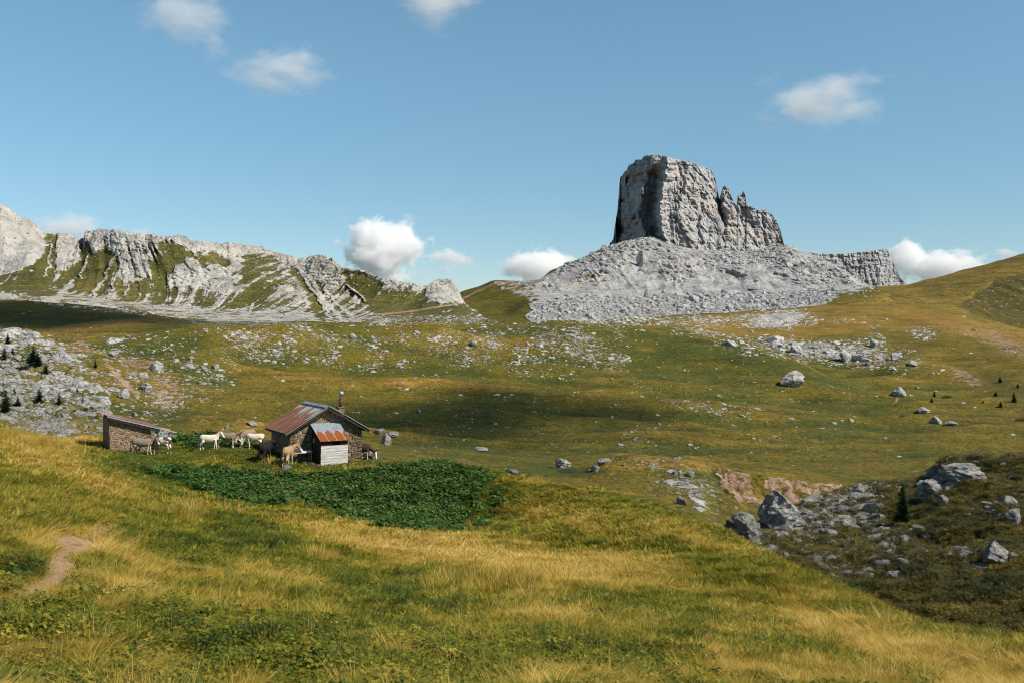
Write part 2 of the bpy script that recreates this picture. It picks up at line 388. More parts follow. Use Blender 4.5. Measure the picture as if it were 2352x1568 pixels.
dry = np.where(sl > .5, .45, dry)
for (cx, cy, rx, ry, a, s_) in [(1800,1240,90,34,-22,.26),(1900,1200,130,44,-22,.22),(1970,1150,60,20,-20,.36),(2160,1110,40,24,0,.3),(1830,1205,40,14,-20,.5),(2290,1190,40,20,0,.2),(2240,1300,50,40,0,.2),(2000,1290,160,60,0,.12),(2000,1210,30,12,0,.3)]:
    rock = np.maximum(rock, ell(wu, wv, cx, cy, rx, ry, a, .5) * s_)
for (cx, cy, rx, ry, a, s_) in [(1560,1110,60,14,15,.50),(1560,1085,90,10,12,.42),(1610,1150,40,24,50,.50),(1520,1090,40,8,0,.3),(1640,1195,30,20,60,.42)]:
    rock = np.maximum(rock, ell(wu, wv, cx, cy, rx, ry, a, .5) * s_)
dry += stroke(U, V, [(2058,898),(2066,910),(2062,922),(2052,934)], 2.2, 1.5) * 1.2
soil = np.maximum(soil, stroke(U, V, [(2058,898),(2066,910),(2062,922),(2052,934)], 1.6, 1.4) * .9)
cols = np.stack([rock, dry, soil, shr], -1)
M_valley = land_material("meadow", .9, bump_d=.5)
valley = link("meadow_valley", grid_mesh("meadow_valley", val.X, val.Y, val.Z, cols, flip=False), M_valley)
tag(valley, kind="structure")
val.rock, val.soil, val.sl, val.leftrock, val.crest, val.mid, val.Us, val.Vs = rock, soil, sl, leftrock, crest, mid, U, V

# ------------------------------------------------------------------ NEAR HILLSIDE (thin plate through measured points)
near_pts = [
 (0,1568,11),(0,1400,15),(0,1250,21),(0,1150,30),(0,1050,45),(0,987,60),(120,1010,62),(235,1032,69),(200,1002,78),(0,1030,80),(-760,1568,12),(-760,1200,22),(-760,1000,45),(-760,900,60),(-760,950,80),
 (300,1568,12.5),(300,1300,24),(300,1200,34),(300,1100,50),(330,1045,68),(390,1040,70),(480,1032,69),(560,1030,70),(450,1004,78),(560,1004,80),(500,1075,96),(800,1140,100),(250,1060,98),
 (450,1130,57),(600,1568,13),(600,1400,21),(600,1300,31),(600,1200,45),(620,1052,68),(740,1068,67.2),(660,1062,67.6),(700,1170,54),(830,1058,70),(880,1057,71.5),(760,1040,76),(850,1075,88),
 (900,1205,50),(1000,1220,49),(1000,1060,68),(1100,1077,67),(1100,1280,40),(1100,1350,30),(1100,1450,20),(1100,1568,14),(1100,1140,82),
 (1200,1092,66),(1200,1170,80),(1300,1115,63),(1300,1195,77),(1400,1130,60),(1400,1220,74),(1500,1162,57),(1500,1250,70),(1600,1197,54),(1600,1290,66),
 (1700,1242,50),(1700,1345,62),(1800,1292,45),(1800,1400,57),(1900,1337,40),(1900,1450,52),(2000,1381,36),(2000,1500,47),(2100,1420,32),(2100,1545,43),(2200,1447,29),(2200,1580,40),(2352,1466,27),(2352,1620,38),(2700,1490,24),(2700,1690,36),(3100,1500,22),(3100,1750,36),
 (1400,1280,42),(1400,1400,27),(1400,1568,15),(1800,1400,33),(1800,1568,18),(2100,1568,20),(2352,1568,21.5),(1100,1200,57),(1300,1190,54),
]
pa = np.array([[(u - CX) / F, math.log(d)] for u, v, d in near_pts] + [[a, math.log(d)] for a in (-1.2, -.6, 0, .6, 1.2) for d in (1.6, 4)])
pz = np.array([(HZ - v) / F * d for u, v, d in near_pts] + [-1.6 - .2 * d - .25 * a * d for a in (-1.2, -.6, 0, .6, 1.2) for d in (1.6, 4)])
def _tps(r2): return np.where(r2 > 1e-12, r2 * np.log(r2 + 1e-12), 0)
A = np.zeros((len(pa) + 3,) * 2)
d2 = ((pa[:, None] - pa[None]) ** 2).sum(-1)
A[:len(pa), :len(pa)] = _tps(d2) + np.eye(len(pa)) * .0006
A[:len(pa), -3] = 1; A[:len(pa), -2:] = pa; A[-3, :len(pa)] = 1; A[-2:, :len(pa)] = pa.T
wt = np.linalg.solve(A, np.concatenate([pz, [0, 0, 0]]))
def near_z(x, y):
    x = np.asarray(x, float); y = np.maximum(np.asarray(y, float), 1.2)
    a = x / y; b = np.log(y)
    z = wt[-3] + wt[-2] * a + wt[-1] * b
    for k in range(len(pa)):
        z = z + wt[k] * _tps((a - pa[k, 0]) ** 2 + (b - pa[k, 1]) ** 2)
    flat = 1 - sstep(.8, 1.25, np.hypot((x + 15) / 19, (y - 71) / 6.5))
    z = z + fbm(x / 5, y / 5, 0, 3, 70) * .46 * (1 - flat * .9) * sstep(2, 12, y) + fbm(x / 1.5, y / 1.5, 0, 3, 71) * .30 * (1 - flat * .8) * sstep(4, 12, y)
    return z
def near_at(u, v, d0=6, d1=100):
    """point of the near hillside under picture position (u, v)"""
    ds = np.linspace(d0, d1, 700); k = (u - CX) / F
    g = near_z(k * ds, ds); ray = (HZ - v) / F * ds
    i = np.nonzero(ray < g)[0]
    i = i[0] if len(i) else int(np.argmin(np.abs(ray - g)))
    d = ds[i]; return Vector((k * d, d, float(g[i])))
class O: pass
near = O()
aa = np.linspace((-760 - CX) / F, (3100 - CX) / F, 1300)
bb = np.concatenate([np.linspace(math.log(1.5), math.log(9), 30, endpoint=False), np.linspace(math.log(9), math.log(105), 560)])
near.X = aa[None] * np.exp(bb)[:, None]; near.Y = np.broadcast_to(np.exp(bb)[:, None], near.X.shape).copy()
near.Z = near_z(near.X, near.Y)
Sheet.project(near)
U, V, x, y = near.U, near.V, near.X, near.Y
wu = U + fbm(x / 3, y / 3, 0, 3, 80) * 40; wv = V + fbm(x / 3, y / 3, 5, 3, 81) * 26
n_a = fbm(x / 4.5, y / 4.5, 0, 3, 82); n_b = fbm(x / 1.6, y / 1.6, 0, 3, 83)
dry = .36 + .60 * n_a + .60 * n_b + .6 * fbm(x / .55, y / .55, 0, 2, 84) * sstep(45, 20, y)
soil = np.zeros_like(U); dock = np.zeros_like(U); short = np.zeros_like(U)
for (cx, cy, rx, ry, a, s_) in [
    (60,1030,120,30,8,.55),(180,1080,150,30,15,.45),(280,1140,110,22,20,.3),(1020,1260,260,34,8,.75),(1250,1310,230,40,6,.6),(800,1240,140,22,15,.45),(1330,1190,160,30,10,.3),(1500,1300,180,26,5,.45),
    (1600,1240,100,20,20,.35),(650,1330,120,18,15,.5),(430,1170,40,40,0,.35),(1050,1440,240,26,12,.45),(1250,1400,70,50,20,.35),(1900,1430,200,30,22,.45),(2150,1520,300,40,12,.55),(1700,1560,300,40,0,.3),(150,1530,200,40,0,.35),(400,1450,200,30,-5,.2),(950,1500,200,25,10,.2),
    (320,1330,120,22,0,.4),(200,1260,170,30,5,.3),(170,1010,90,16,8,.6),(1060,1120,50,26,0,.35),(1230,1110,60,16,20,.35)]:
    dry += ell(wu, wv, cx, cy, rx, ry, a, .8) * s_ * .85
for (cx, cy, rx, ry, a, s_) in [
    (500,1200,170,34,12,.75),(420,1260,150,30,8,.6),(620,1260,120,22,15,.5),(60,1310,90,26,0,.55),(150,1320,80,60,0,.45),(1020,1330,120,20,12,.65),(760,1280,60,24,0,.4),(820,1370,150,26,12,.6),(950,1370,140,30,15,.7),(1180,1470,120,30,0,.4),(1420,1200,60,20,20,.3),(1500,1160,90,16,15,.3),
    (1350,1370,180,26,6,.4),(1650,1290,120,24,20,.35),(700,1440,160,30,0,.35),(480,1480,200,40,0,.3),(1450,1500,170,40,0,.3),(60,1560,160,30,0,.4),(1900,1500,160,30,15,.35),(350,1090,140,26,10,.7),(900,1430,90,30,0,.4),(1150,1180,60,50,0,.4)]:
    dry -= ell(wu, wv, cx, cy, rx, ry, a, .9) * s_ * .6
terrace = poly(wu, wv, [(200,1022),(330,1030),(400,1010),(430,985),(640,985),(860,1040),(1000,1050),(1120,1075),(1080,1090),(900,1085),(700,1085),(500,1060),(300,1060)], 10)
dockp = poly(wu, wv, [(330,1070),(370,1080),(450,1084),(560,1086),(640,1100),(700,1100),(800,1094),(860,1082),(900,1074),(1020,1066),(1090,1088),(1120,1110),(1060,1130),(1045,1160),(1050,1215),(960,1222),(860,1200),(760,1175),(650,1150),(540,1150),(440,1120),(340,1085)], 9)
dockp = np.maximum(dockp, poly(wu, wv, [(385,985),(430,982),(520,992),(560,1004),(560,1022),(470,1024),(400,1018)], 6) * .8)
dockp = np.maximum(dockp, .10 * ell(wu, wv, 1040, 1150, 90, 60, 0, .6))
track = stroke(wu, wv, [(600,1130),(560,1110),(540,1085),(545,1065)], 22, 10) * .55
dockp = np.clip(dockp - track, 0, 1)
near_dock_d = sstep(30, 44, y)
dockp *= near_dock_d
dry = dry * (1 - dockp) - dockp * .6
dry = np.where(terrace > .5, dry * .4 - .25 + .5 * n_b, dry)
for (cx, cy, rx, ry, a, s_) in [(134,1298,36,62,18,1.3),(84,1352,66,20,-28,1.3),(160,1250,95,22,8,1.05),(215,1222,40,12,-15,.9),(60,1240,70,18,0,.45),(200,1240,40,10,0,.6),(640,1325,60,10,10,.55),(700,1335,60,12,5,.5),(560,1170,25,5,-30,.6),(880,1345,26,8,0,.3),
                                (1480,1290,60,6,20,.4),(1000,1345,60,5,12,.3),(610,1058,30,4,0,.6),(500,1054,60,3,0,.5),(2000,1465,70,8,20,.35),(1360,1560,50,8,0,.35)]:
    soil = np.maximum(soil, ell(wu, wv, cx, cy, rx, ry, a, .6) * s_)
cols = np.stack([np.zeros_like(U), dry, soil, dockp * .0], -1)
near.dry, near.dock, near.soil, near.terrace = dry, dockp, soil, terrace
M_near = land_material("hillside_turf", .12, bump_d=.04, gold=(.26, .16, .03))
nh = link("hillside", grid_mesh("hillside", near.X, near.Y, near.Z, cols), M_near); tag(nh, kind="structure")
print("near", round(time.time() - T0, 1))

# ------------------------------------------------------------------ LEFT LIMESTONE RIDGE
sky_l = [(E0,430),(-300,440),(0,470),(50,500),(80,514),(105,538),(150,538),(170,545),(188,550),(195,548),(200,533),(240,530),(285,533),(330,540),(370,543),(374,541),(380,547),(400,545),(420,544),(440,553),(500,560),(522,561),(530,557),(545,562),(600,570),(640,583),(665,588),(685,596),(700,597),(712,590),(725,588),(745,588),(765,598),(780,612),(790,617),(830,622),(870,636),(880,640),(900,645),(930,650),(950,652),(975,661),(985,655),(1000,646),(1020,643),(1035,646),(1050,662),(1062,688),(1080,705),(1110,712),(1300,760)]
ridge_lines = [
 [(E0,760,660),(0,740,660),(450,765,660),(760,765,660),(1000,770,680),(1300,790,700)],
 [(E0,690,750),(0,672,740),(150,690,730),(300,706,722),(450,735,705),(760,745,700),(900,744,720),(1050,738,760),(1300,772,800)],
 [(E0,650,830),(0,660,830),(200,682,838),(400,704,840),(600,712,845),(800,722,850),(950,722,860),(1050,716,880),(1110,728,890),(1300,768,950)],
 [(E0,580,890),(0,628,880),(72,612,885),(135,640,885),(250,640,885),(400,645,892),(600,652,900),(800,685,905),(950,703,905),(990,690,905),(1050,700,915),(1110,720,940),(1300,764,1000)],
 [(a, b, 950 + 30 * math.sin(a * .013)) for a, b in sky_l],
 [(a, b + 14, 1010) for a, b in sky_l],
 [(a, b + 190, 1150) for a, b in sky_l],
]
rid = Sheet(ridge_lines, E0, 1290, 1500, [8, 60, 120, 230, 10, 8])
U, V = rid.U.copy(), rid.V.copy(); x, y, z = rid.X, rid.Y, rid.Z
wu = U + fbm(x / 14, y / 14, z / 14, 4, 90) * 16; wv = V + fbm(x / 14, y / 14, z / 14, 4, 91) * 12
# fall-line coordinate: streaks lean to the lower left on the left half and to the lower right on the right half
lean = np.interp(U, [0, 400, 520, 700, 1000], [.45, .55, .1, -.65, -.75])
fx = x + (z) * lean * 1.0
streak = fbm(fx / 9, z / 70, 0, 4, 92); streak2 = fbm(fx / 24, z / 120, 4, 3, 93)
streak3 = fbm(fx / 4, z / 50, 2, 4, 117)
rock = .55 + .50 * streak2 + .55 * streak + .95 * streak3
toprel = sstep(60, 0, V - np.interp(U, [q[0] for q in sky_l], [q[1] for q in sky_l]))
rock += .25 * toprel
for pts, s_ in [
    ([(E0,400),(0,460),(50,490),(106,536),(112,560),(100,592),(72,612),(40,622),(0,630),(E0,600)], 1.2),
    ([(130,536),(182,546),(190,575),(178,600),(150,620),(130,632),(126,590)], 1.0),
    ([(190,540),(200,528),(285,528),(380,540),(372,556),(330,566),(300,560),(262,572),(225,575),(205,566)], 1.0),
    ([(285,575),(345,578),(352,592),(335,630),(318,652),(290,655),(268,640),(272,610)], .9),
    ([(430,545),(480,556),(475,590),(455,600),(440,580)], .2),
    ([(400,612),(440,600),(480,605),(530,620),(535,650),(520,672),(460,668),(390,660),(385,640)], .9),
    ([(490,560),(560,562),(575,590),(560,620),(535,610),(500,585)], .8),
    ([(600,640),(650,625),(690,640),(715,680),(716,700),(680,690),(640,665)], .75),
    ([(690,598),(712,588),(745,586),(775,603),(785,630),(800,650),(770,668),(740,655),(712,630),(695,612)], 1.1),
    ([(640,583),(690,595),(700,620),(720,650),(700,645),(660,610)], .8),
    ([(975,662),(985,654),(1000,645),(1020,641),(1036,645),(1052,664),(1064,692),(1040,700),(1010,698),(985,685)], 1.3),
    ([(880,642),(905,650),(915,668),(905,680),(885,672)], .8), ([(928,650),(950,655),(945,680),(925,672)], .7),
  ]: q_ = poly(wu, wv, pts, 7); rock = rock * (1 - q_) + q_ * np.maximum(rock, s_ * .50 + .50 * rock)
for pts, s_ in [
    ([(110,538),(131,538),(130,575),(124,620),(100,645),(72,640),(60,616),(98,596)], 1.0),
    ([(0,632),(72,614),(120,640),(150,655),(100,680),(0,668)], .7),
    ([(182,552),(200,558),(215,580),(250,580),(262,600),(240,650),(200,672),(140,665),(135,640),(180,606)], .95),
    ([(262,590),(275,580),(268,630),(290,660),(300,675),(230,675),(250,640)], .8),
    ([(372,556),(430,548),(440,590),(400,612),(380,640),(350,680),(320,670),(345,625),(352,590)], .75),
    ([(450,565),(490,570),(520,610),(500,606),(460,600)], .6),
    ([(565,575),(640,590),(640,640),(600,640),(590,690),(560,690),(560,630)], .65),
    ([(655,600),(668,612),(700,650),(740,665),(750,700),(748,738),(720,725),(715,690),(690,650)], .9),
    ([(780,620),(830,625),(880,645),(930,672),(975,668),(990,700),(1050,705),(1060,725),(900,735),(860,720),(820,680),(790,650)], .6),
    ([(785,622),(830,626),(868,640),(880,672),(850,690),(810,655)], .5),
    ([(430,668),(530,676),(700,702),(720,712),(600,702),(500,690),(440,690)], .35),
    ([(1050,694),(1110,712),(1280,760),(1280,800),(900,780),(900,735),(1050,722)], .9),
  ]: rock = rock - poly(wu, wv, pts, 10) * s_ * .52
for pts, wd in [([(118,560),(112,590),(116,608),(100,636)], 2.5), ([(200,590),(196,610),(186,640)], 2), ([(272,585),(255,608),(243,632),(226,660),(216,685)], 4), ([(328,570),(300,582),(280,600)], 2.5),
                ([(270,630),(262,672)], 2.5), ([(300,655),(288,680)], 3), ([(590,690),(560,735)], 3),
                ([(720,650),(745,690),(765,715),(795,740)], 5), ([(745,665),(775,700),(805,725),(815,740)], 4), ([(700,640),(730,680),(755,715),(752,740)], 4), ([(800,655),(840,690)], 3)]:
    rock = np.maximum(rock, stroke(wu, wv, pts, wd, 3) * .95)
foot = poly(wu, wv, [(110,705),(135,665),(165,640),(172,640),(160,665),(140,690)], 6)
scree = np.maximum(foot, poly(wu, wv, [(E0,700),(0,668),(100,684),(220,684),(350,694),(460,700),(600,706),(720,716),(740,742),(600,760),(400,790),(0,780),(E0,780)], 10) * .78)
scree *= 1 - .75 * ell(wu, wv, 480, 700, 60, 12, 5) - .5 * ell(wu, wv, 620, 712, 50, 7, 8) - .4 * ell(wu, wv, 330, 712, 60, 6, 10)
scree *= (.78 + .55 * fbm(x / 16, y / 10, z / 10, 4, 113))
rock = np.maximum(rock, scree)
path = stroke(U, V, [(795,740),(812,728),(835,721),(880,722),(940,716),(1000,706),(1040,700),(1064,690)], 1.8, 1.6)
soil = path * .95
soil = np.maximum(soil, .30 * sstep(.15, .5, fbm(fx / 7, z / 50, 0, 3, 95)) * (1 - sstep(.6, .9, rock)) * sstep(.2, .45, rock))
rock += .30 * fbm(fx / 4, z / 22, 0, 3, 94) * (1 - scree)
cliff = sstep(.35, .8, rock)
# relief: ribs along the fall line, then broken rock
rel = streak2 * 9 + streak * 3.0 * (1 - scree) + fbm(fx / 15, z / 30, 0, 4, 96, ridged=True) * 3.0 * cliff * (1 - scree)
rel += cliff * (1 - scree * .8) * (fbm(x / 6, y / 6, z / 4, 4, 97, ridged=True) * 2.2)
rel *= sstep(E0, -100, U) * .5 + .5
rel *= 1 - .7 * poly(U, V, [(E0,400),(0,460),(50,490),(106,536),(100,592),(72,612),(0,630),(E0,600)], 10)
rid.Y = rid.Y - rel * sstep(735, 700, V) * (1 - sstep(5.0, 5.8, rid.t)[:, None])
rid.Z = rid.Z + (fbm(x / 7, y / 7, 0, 4, 98) * 1.8 * cliff + np.maximum(fbm(x / 4.5, y / 6, 0, 4, 99), -.1) * 5.0 * toprel * cliff)
rid.project()
cols = np.stack([rock, np.full_like(U, .22) + .5 * streak2, soil, np.zeros_like(U)], -1)
M_ridge = land_material("ridge_limestone", 3.2, rock_a=(.42, .405, .375), rock_b=(.26, .25, .23), bump_d=2.0, crev=.4, green=(.066, .068, .018), olive=(.115, .10, .03))
ridge_o = link("limestone_ridge", grid_mesh("limestone_ridge", rid.X, rid.Y, rid.Z, cols), M_ridge); tag(ridge_o, kind="structure")
rid.rock, rid.scree = rock, scree
print("ridge", round(time.time() - T0, 1))

# ------------------------------------------------------------------ MOUNTAIN FOOT (pass, scree cone, boulder field)
cone_lines = [
 [(1000,790,760),(1300,770,760),(1900,760,760),(2352,800,760),(E1,840,760)],
 [(1000,752,860),(1060,745,850),(1215,734,830),(1500,738,820),(1750,730,810),(1900,722,800),(2000,712,800),(2352,780,830),(E1,800,830)],
 [(1000,720,960),(1060,712,950),(1150,722,920),(1215,698,900),(1350,692,900),(1500,694,900),(1700,692,900),(1900,680,900),(2000,676,900),(2200,735,930),(E1,760,930)],
 [(1000,712,1030),(1060,688,1030),(1120,690,1010),(1215,676,990),(1350,672,985),(1500,672,985),(1700,668,985),(1850,664,985),(1950,662,985),(2010,664,990),(2200,725,1000),(E1,750,1000)],
 [(1000,708,1080),(1060,672,1080),(1100,662,1080),(1140,647,1080),(1200,648,1075),(1240,646,1075),(1300,632,1070),(1400,615,1075),(1500,600,1085),(1600,605,1080),(1700,612,1070),(1800,622,1060),(1900,636,1050),(1960,652,1050),(2010,662,1050),(2200,720,1060),(E1,745,1050)],
 [(1000,710,1130),(1060,670,1110),(1100,658,1110),(1140,644,1115),(1200,646,1115),(1240,642,1120),(1265,622,1140),(1290,612,1150),(1330,598,1160),(1360,583,1170),(1400,566,1175),(1440,556,1175),(1490,546,1175),(1530,562,1175),(1600,575,1175),(1700,580,1175),(1800,568,1175),(1830,576,1170),(1870,588,1165),(1920,606,1150),(1960,640,1120),(2010,660,1090),(2200,718,1090),(E1,744,1090)],
 [(1000,730,1200),(1060,700,1200),(1140,680,1200),(1240,670,1250),(1330,615,1290),(1500,570,1300),(1700,600,1300),(1900,640,1300),(2010,690,1300),(2200,760,1300),(E1,800,1300)],
 [(1000,790,1500),(1500,760,1700),(E1,820,1700)],
]
con = Sheet(cone_lines, 1000, E1 - 700, 1150, [6, 50, 70, 110, 90, 30, 8])
U, V = con.U.copy(), con.V.copy(); x, y, z = con.X, con.Y, con.Z
wu = U + fbm(x / 14, y / 14, z / 14, 3, 100) * 12; wv = V + fbm(x / 14, y / 14, z / 14, 3, 101) * 6
wu = wu + fbm(x / 30, y / 30, 0, 4, 118) * 34; wv = wv + fbm(x / 30, y / 30, 3, 4, 119) * 12
rock = poly(wu, wv, [(1210,760),(1215,700),(1235,688),(1215,672),(1240,640),(1500,520),(1800,540),(1960,640),(2010,660),(1930,672),(1900,700),(1860,706),(1700,718),(1560,722),(1420,728),(1420,760)], 6) * 1.05
boul = poly(wu, wv, [(1212,735),(1218,698),(1290,684),(1500,680),(1700,672),(1900,664),(1940,668),(1890,700),(1700,716),(1560,722),(1400,730),(1300,736)], 6)
rock = rock + boul * .1 * 0
scr2 = poly(wu, wv, [(1130,646),(1240,642),(1260,655),(1250,676),(1220,694),(1190,680),(1150,664)], 6)
fstr = fbm((x - z * .8) / 7, z / 60, 0, 3, 102)
rock = np.maximum(rock, scr2 * (.5 + .5 * fstr)); soil = scr2 * (.40 + .5 * fstr)
gl = poly(wu, wv, [(1230,660),(1290,625),(1400,600),(1470,640),(1480,668),(1400,680),(1240,680)], 24) * (.34 + .55 * fbm((x + z * .35) / 4, z / 30, 0, 4, 103))
rock -= gl
rock -= poly(wu, wv, [(1570,650),(1700,620),(1760,640),(1700,672),(1600,668)], 14) * np.clip(.1 + .8 * fstr, 0, 1) * .7
path = stroke(U, V, [(1060,688),(1076,680),(1095,670),(1110,664),(1140,648),(1160,650)], 1.8, 1.6)
soil = np.maximum(soil, path)
tal = np.clip(rock, 0, 1) * (1 - boul)
wp_ = fbm(x / 40, y / 40, z / 40, 3, 111) * 22
rel = (fbm((x + wp_ - z * .5) / 26, z / 90, 0, 4, 104) * 12 + fbm((x + wp_) / 48, z / 120, 0, 3, 116, ridged=True) * 12) * tal + fbm((x + wp_ * .5 - z * .4) / 7, z / 34, 0, 4, 105) * 3.6 * tal + fbm(x / 5, y / 5, z / 5, 3, 110) * .7 * tal
cfoot = sstep(625, 560, V) * sstep(1240, 1300, U)
rel += cfoot * fbm(x / 12, y / 12, z / 9, 4, 106, ridged=True) * 5
crag = np.clip(ell(wu, wv, 1540, 610, 34, 40, -20, .6) + ell(wu, wv, 1660, 600, 60, 26, 10, .6) + ell(wu, wv, 1800, 615, 70, 22, 25, .6) + ell(wu, wv, 1890, 620, 60, 20, 25, .6) + ell(wu, wv, 1390, 612, 60, 14, -22, .6), 0, 1)
rel += crag * (fbm(x / 11, z / 9, 0, 4, 115, ridged=True) * 11 + 4)
lb = poly(wu, wv, [(1290,600),(1440,545),(1540,560),(1420,588),(1330,612),(1270,640)], 8) + poly(wu, wv, [(1690,590),(1740,560),(1800,560),(1830,590),(1800,600),(1740,606)], 8)
rel += lb * fbm(x / 7, y / 7, z / 7, 3, 107, ridged=True) * 4
con.Y = con.Y - rel
con.Z = con.Z + boul * (np.abs(fbm(x / 8, y / 11, 0, 4, 108)) * 6 - 1) + lb * fbm(x / 6, y / 6, 0, 3, 109) * 3
con.project()
cols = np.stack([rock, np.full_like(U, .35) + .5 * poly(wu, wv, [(1420,760),(1430,728),(1700,715),(1900,698),(2100,670),(2100,760)], 8), soil, np.zeros_like(U)], -1)
M_cone = land_material("scree_slope", 3.5, rock_a=(.41, .405, .40), rock_b=(.24, .242, .24), bump_d=3.0, crev=.5, gold=(.26, .17, .035))
cone_o = link("scree_slope", grid_mesh("scree_slope", con.X, con.Y, con.Z, cols), M_cone); tag(cone_o, kind="structure")
con.rock, con.boul, con.lb, con.crag = rock, boul, lb, crag

# ------------------------------------------------------------------ ROCK TOWER and far cliffs (closed masses: front face, top, back)
def rock_mass(name, skyl, foot, d_of, thick, nc, nr, mat, seed, ledge=1.0, crack=1.0, skyjit=1.0):
    u0, u1 = skyl[0][0], skyl[-1][0]
    us = np.linspace(u0, u1, nc)
    top = np.interp(us, [q[0] for q in skyl], [q[1] for q in skyl])
    top = top + (noise(us / 6, 0, 0, seed) * 4.0 + noise(us / 2.3, 0, 5, seed) * 2.4 + noise(us / 1.0, 0, 5, seed) * 1.2) * skyjit
    bot = np.interp(us, [q[0] for q in foot], [q[1] for q in foot])
    t = np.linspace(0, 1, nr)[:, None]
    V = bot[None] + (top - bot)[None] * t; U = np.broadcast_to(us, V.shape).copy()
    D = d_of(U, V, top[None])
    x = (U - CX) / F * D; z = (HZ - V) / F * D
    edge = sstep(0, 14, U - u0) * sstep(0, 14, u1 - U)
    rt = sstep(1525, 1560, U) * (1 if seed == 200 else 0)
    rel = fbm(x / 26, z / (90 - 50 * rt), 0, 4, seed + 1) * (12 - 4 * rt if seed != 200 else 6 + 2 * rt) * crack + fbm((x + z * .5) / 15, (z - x * .2) / 50, 3, 4, seed + 7, ridged=True) * (3 + 2.2 * rt) * crack
    rel += fbm((x + z * .5 * rt) / 9, z / (34 - 16 * rt), 0, 4, seed + 2, ridged=True) * 4.0 * crack
    rel += fbm(x / 60, D / 60, z / 7, 4, seed + 3, ridged=True) * 3.0 * ledge
    rel += fbm(x / 5, z / 5, D / 9, 4, seed + 4, ridged=True) * 2.0
    wx = fbm(x / 30, z / 30, 0, 3, seed + 9) * 1.3
    for bw, bh, am in ((16, 30, 5.0), (7, 13, 2.4), (3.4, 6, 1.0)):
        iz = np.floor(z / bh + wx * 1.3 + .35 * noise(x / bw * .5, 0, 3, seed + 11)); ix = np.floor(x / bw + wx + iz * .37)
        hh = (_hash(ix.astype(np.int64), iz.astype(np.int64), np.zeros_like(ix).astype(np.int64), seed + int(bw)) & np.uint32(1023)).astype(float) / 1023 - .5
        rel += hh * am * crack
    D = D - rel
    x = (U - CX) / F * D; z = (HZ - V) / F * D
    # rounding over the top and back down behind
    tt = np.array([.12, .3, .5, .65, .75, .85, .93, 1.0])[:, None]
    th = thick(us)[None]
    Db = D[-1][None] + th * tt
    ztop = z[-1][None]
    zb = ztop - (tt ** 5) * (ztop - z[0][None] + 30) * 1.0
    zb[:1] = ztop + .4
    xb = x[-1][None] + 0 * Db
    X = np.vstack([x, xb]); Y = np.vstack([D, Db]); Z = np.vstack([z, zb])
    # close both ends
    me = grid_mesh(name, X, Y, Z)
    o = link(name, me, mat); tag(o, kind="structure")
    return o
def mountain_material(name, s, tint=(1,1,1)):
    m, nt, b, out = newmat(name); N = NT(nt); p = N.pos()
    a = tuple(.44 * t for t in tint); c2 = tuple(.27 * t for t in tint)
    k1 = N.noise(N.scale(p, 1, 1, .35), .09 / s, 6, .65); k2 = N.noise(N.scale(p, .3, .3, 1.3, (0, .10, 0)), .16 / s, 5, .65); k3 = N.noise(p, .02 / s, 3, .5)
    col = N.mix(N.rng(k1, .35, .62), c2, a)
    col = N.mix(N.rng(k2, .48, .64, 0, .4), col, tuple(.24 * t for t in tint))
    col = N.mix(N.rng(k3, .5, .66, 0, .5), col, (.48, .40, .33))
    k4 = N.noise(N.scale(p, 1, 1, .12), .05 / s, 4, .6)
    col = N.mix(N.rng(k4, .56, .70, 0, .55), col, (.24, .19, .175))
    for sc_, st_, w_ in ((.05, .25, .022), (.10, .4, .020), (.035, 5, .016), (.16, 1.2, .018)):
        ck = N.math('ABSOLUTE', N.math('SUBTRACT', N.noise(N.scale(p, 1, 1, st_, (0, .12, 0)), sc_ / s, 5, .6), .5))
        col = N.mix(N.rng(ck, w_, .0, 0, .55), col, tuple(.11 * t for t in tint))
    N.L(col, b.inputs["Base Color"])
    k5 = N.noise(p, .45 / s, 5, .7)
    h = N.math('ADD', k1, N.math('ADD', N.math('MULTIPLY', k2, .7), N.math('MULTIPLY', k5, .35)))
    N.L(N.bump(h, 1.0, 3.0 * s), b.inputs["Normal"])
    return m
M_tower = mountain_material("tower_limestone", 1.0)
tower_sky = [(1401,560),(1410,548),(1413,520),(1420,480),(1424,440),(1426,408),(1434,396),(1440,392),(1446,378),(1456,375),(1462,366),(1474,367),(1482,358),(1500,356),(1518,357),(1545,364),(1580,371),(1610,382),(1634,391),(1640,402),(1646,424),(1651,450),(1653,466),(1656,452),(1662,430),(1667,427),(1673,433),(1680,452),(1689,470),(1694,474),(1696,447),(1700,442),(1704,450),(1707,441),(1711,443),(1715,472),(1722,474),(1732,478),(1745,486),(1760,482),(1775,496),(1786,512),(1795,535),(1799,556),(1806,574),(1840,582),(1862,590)]
tower_foot = [(1401,640),(1500,650),(1862,660)]
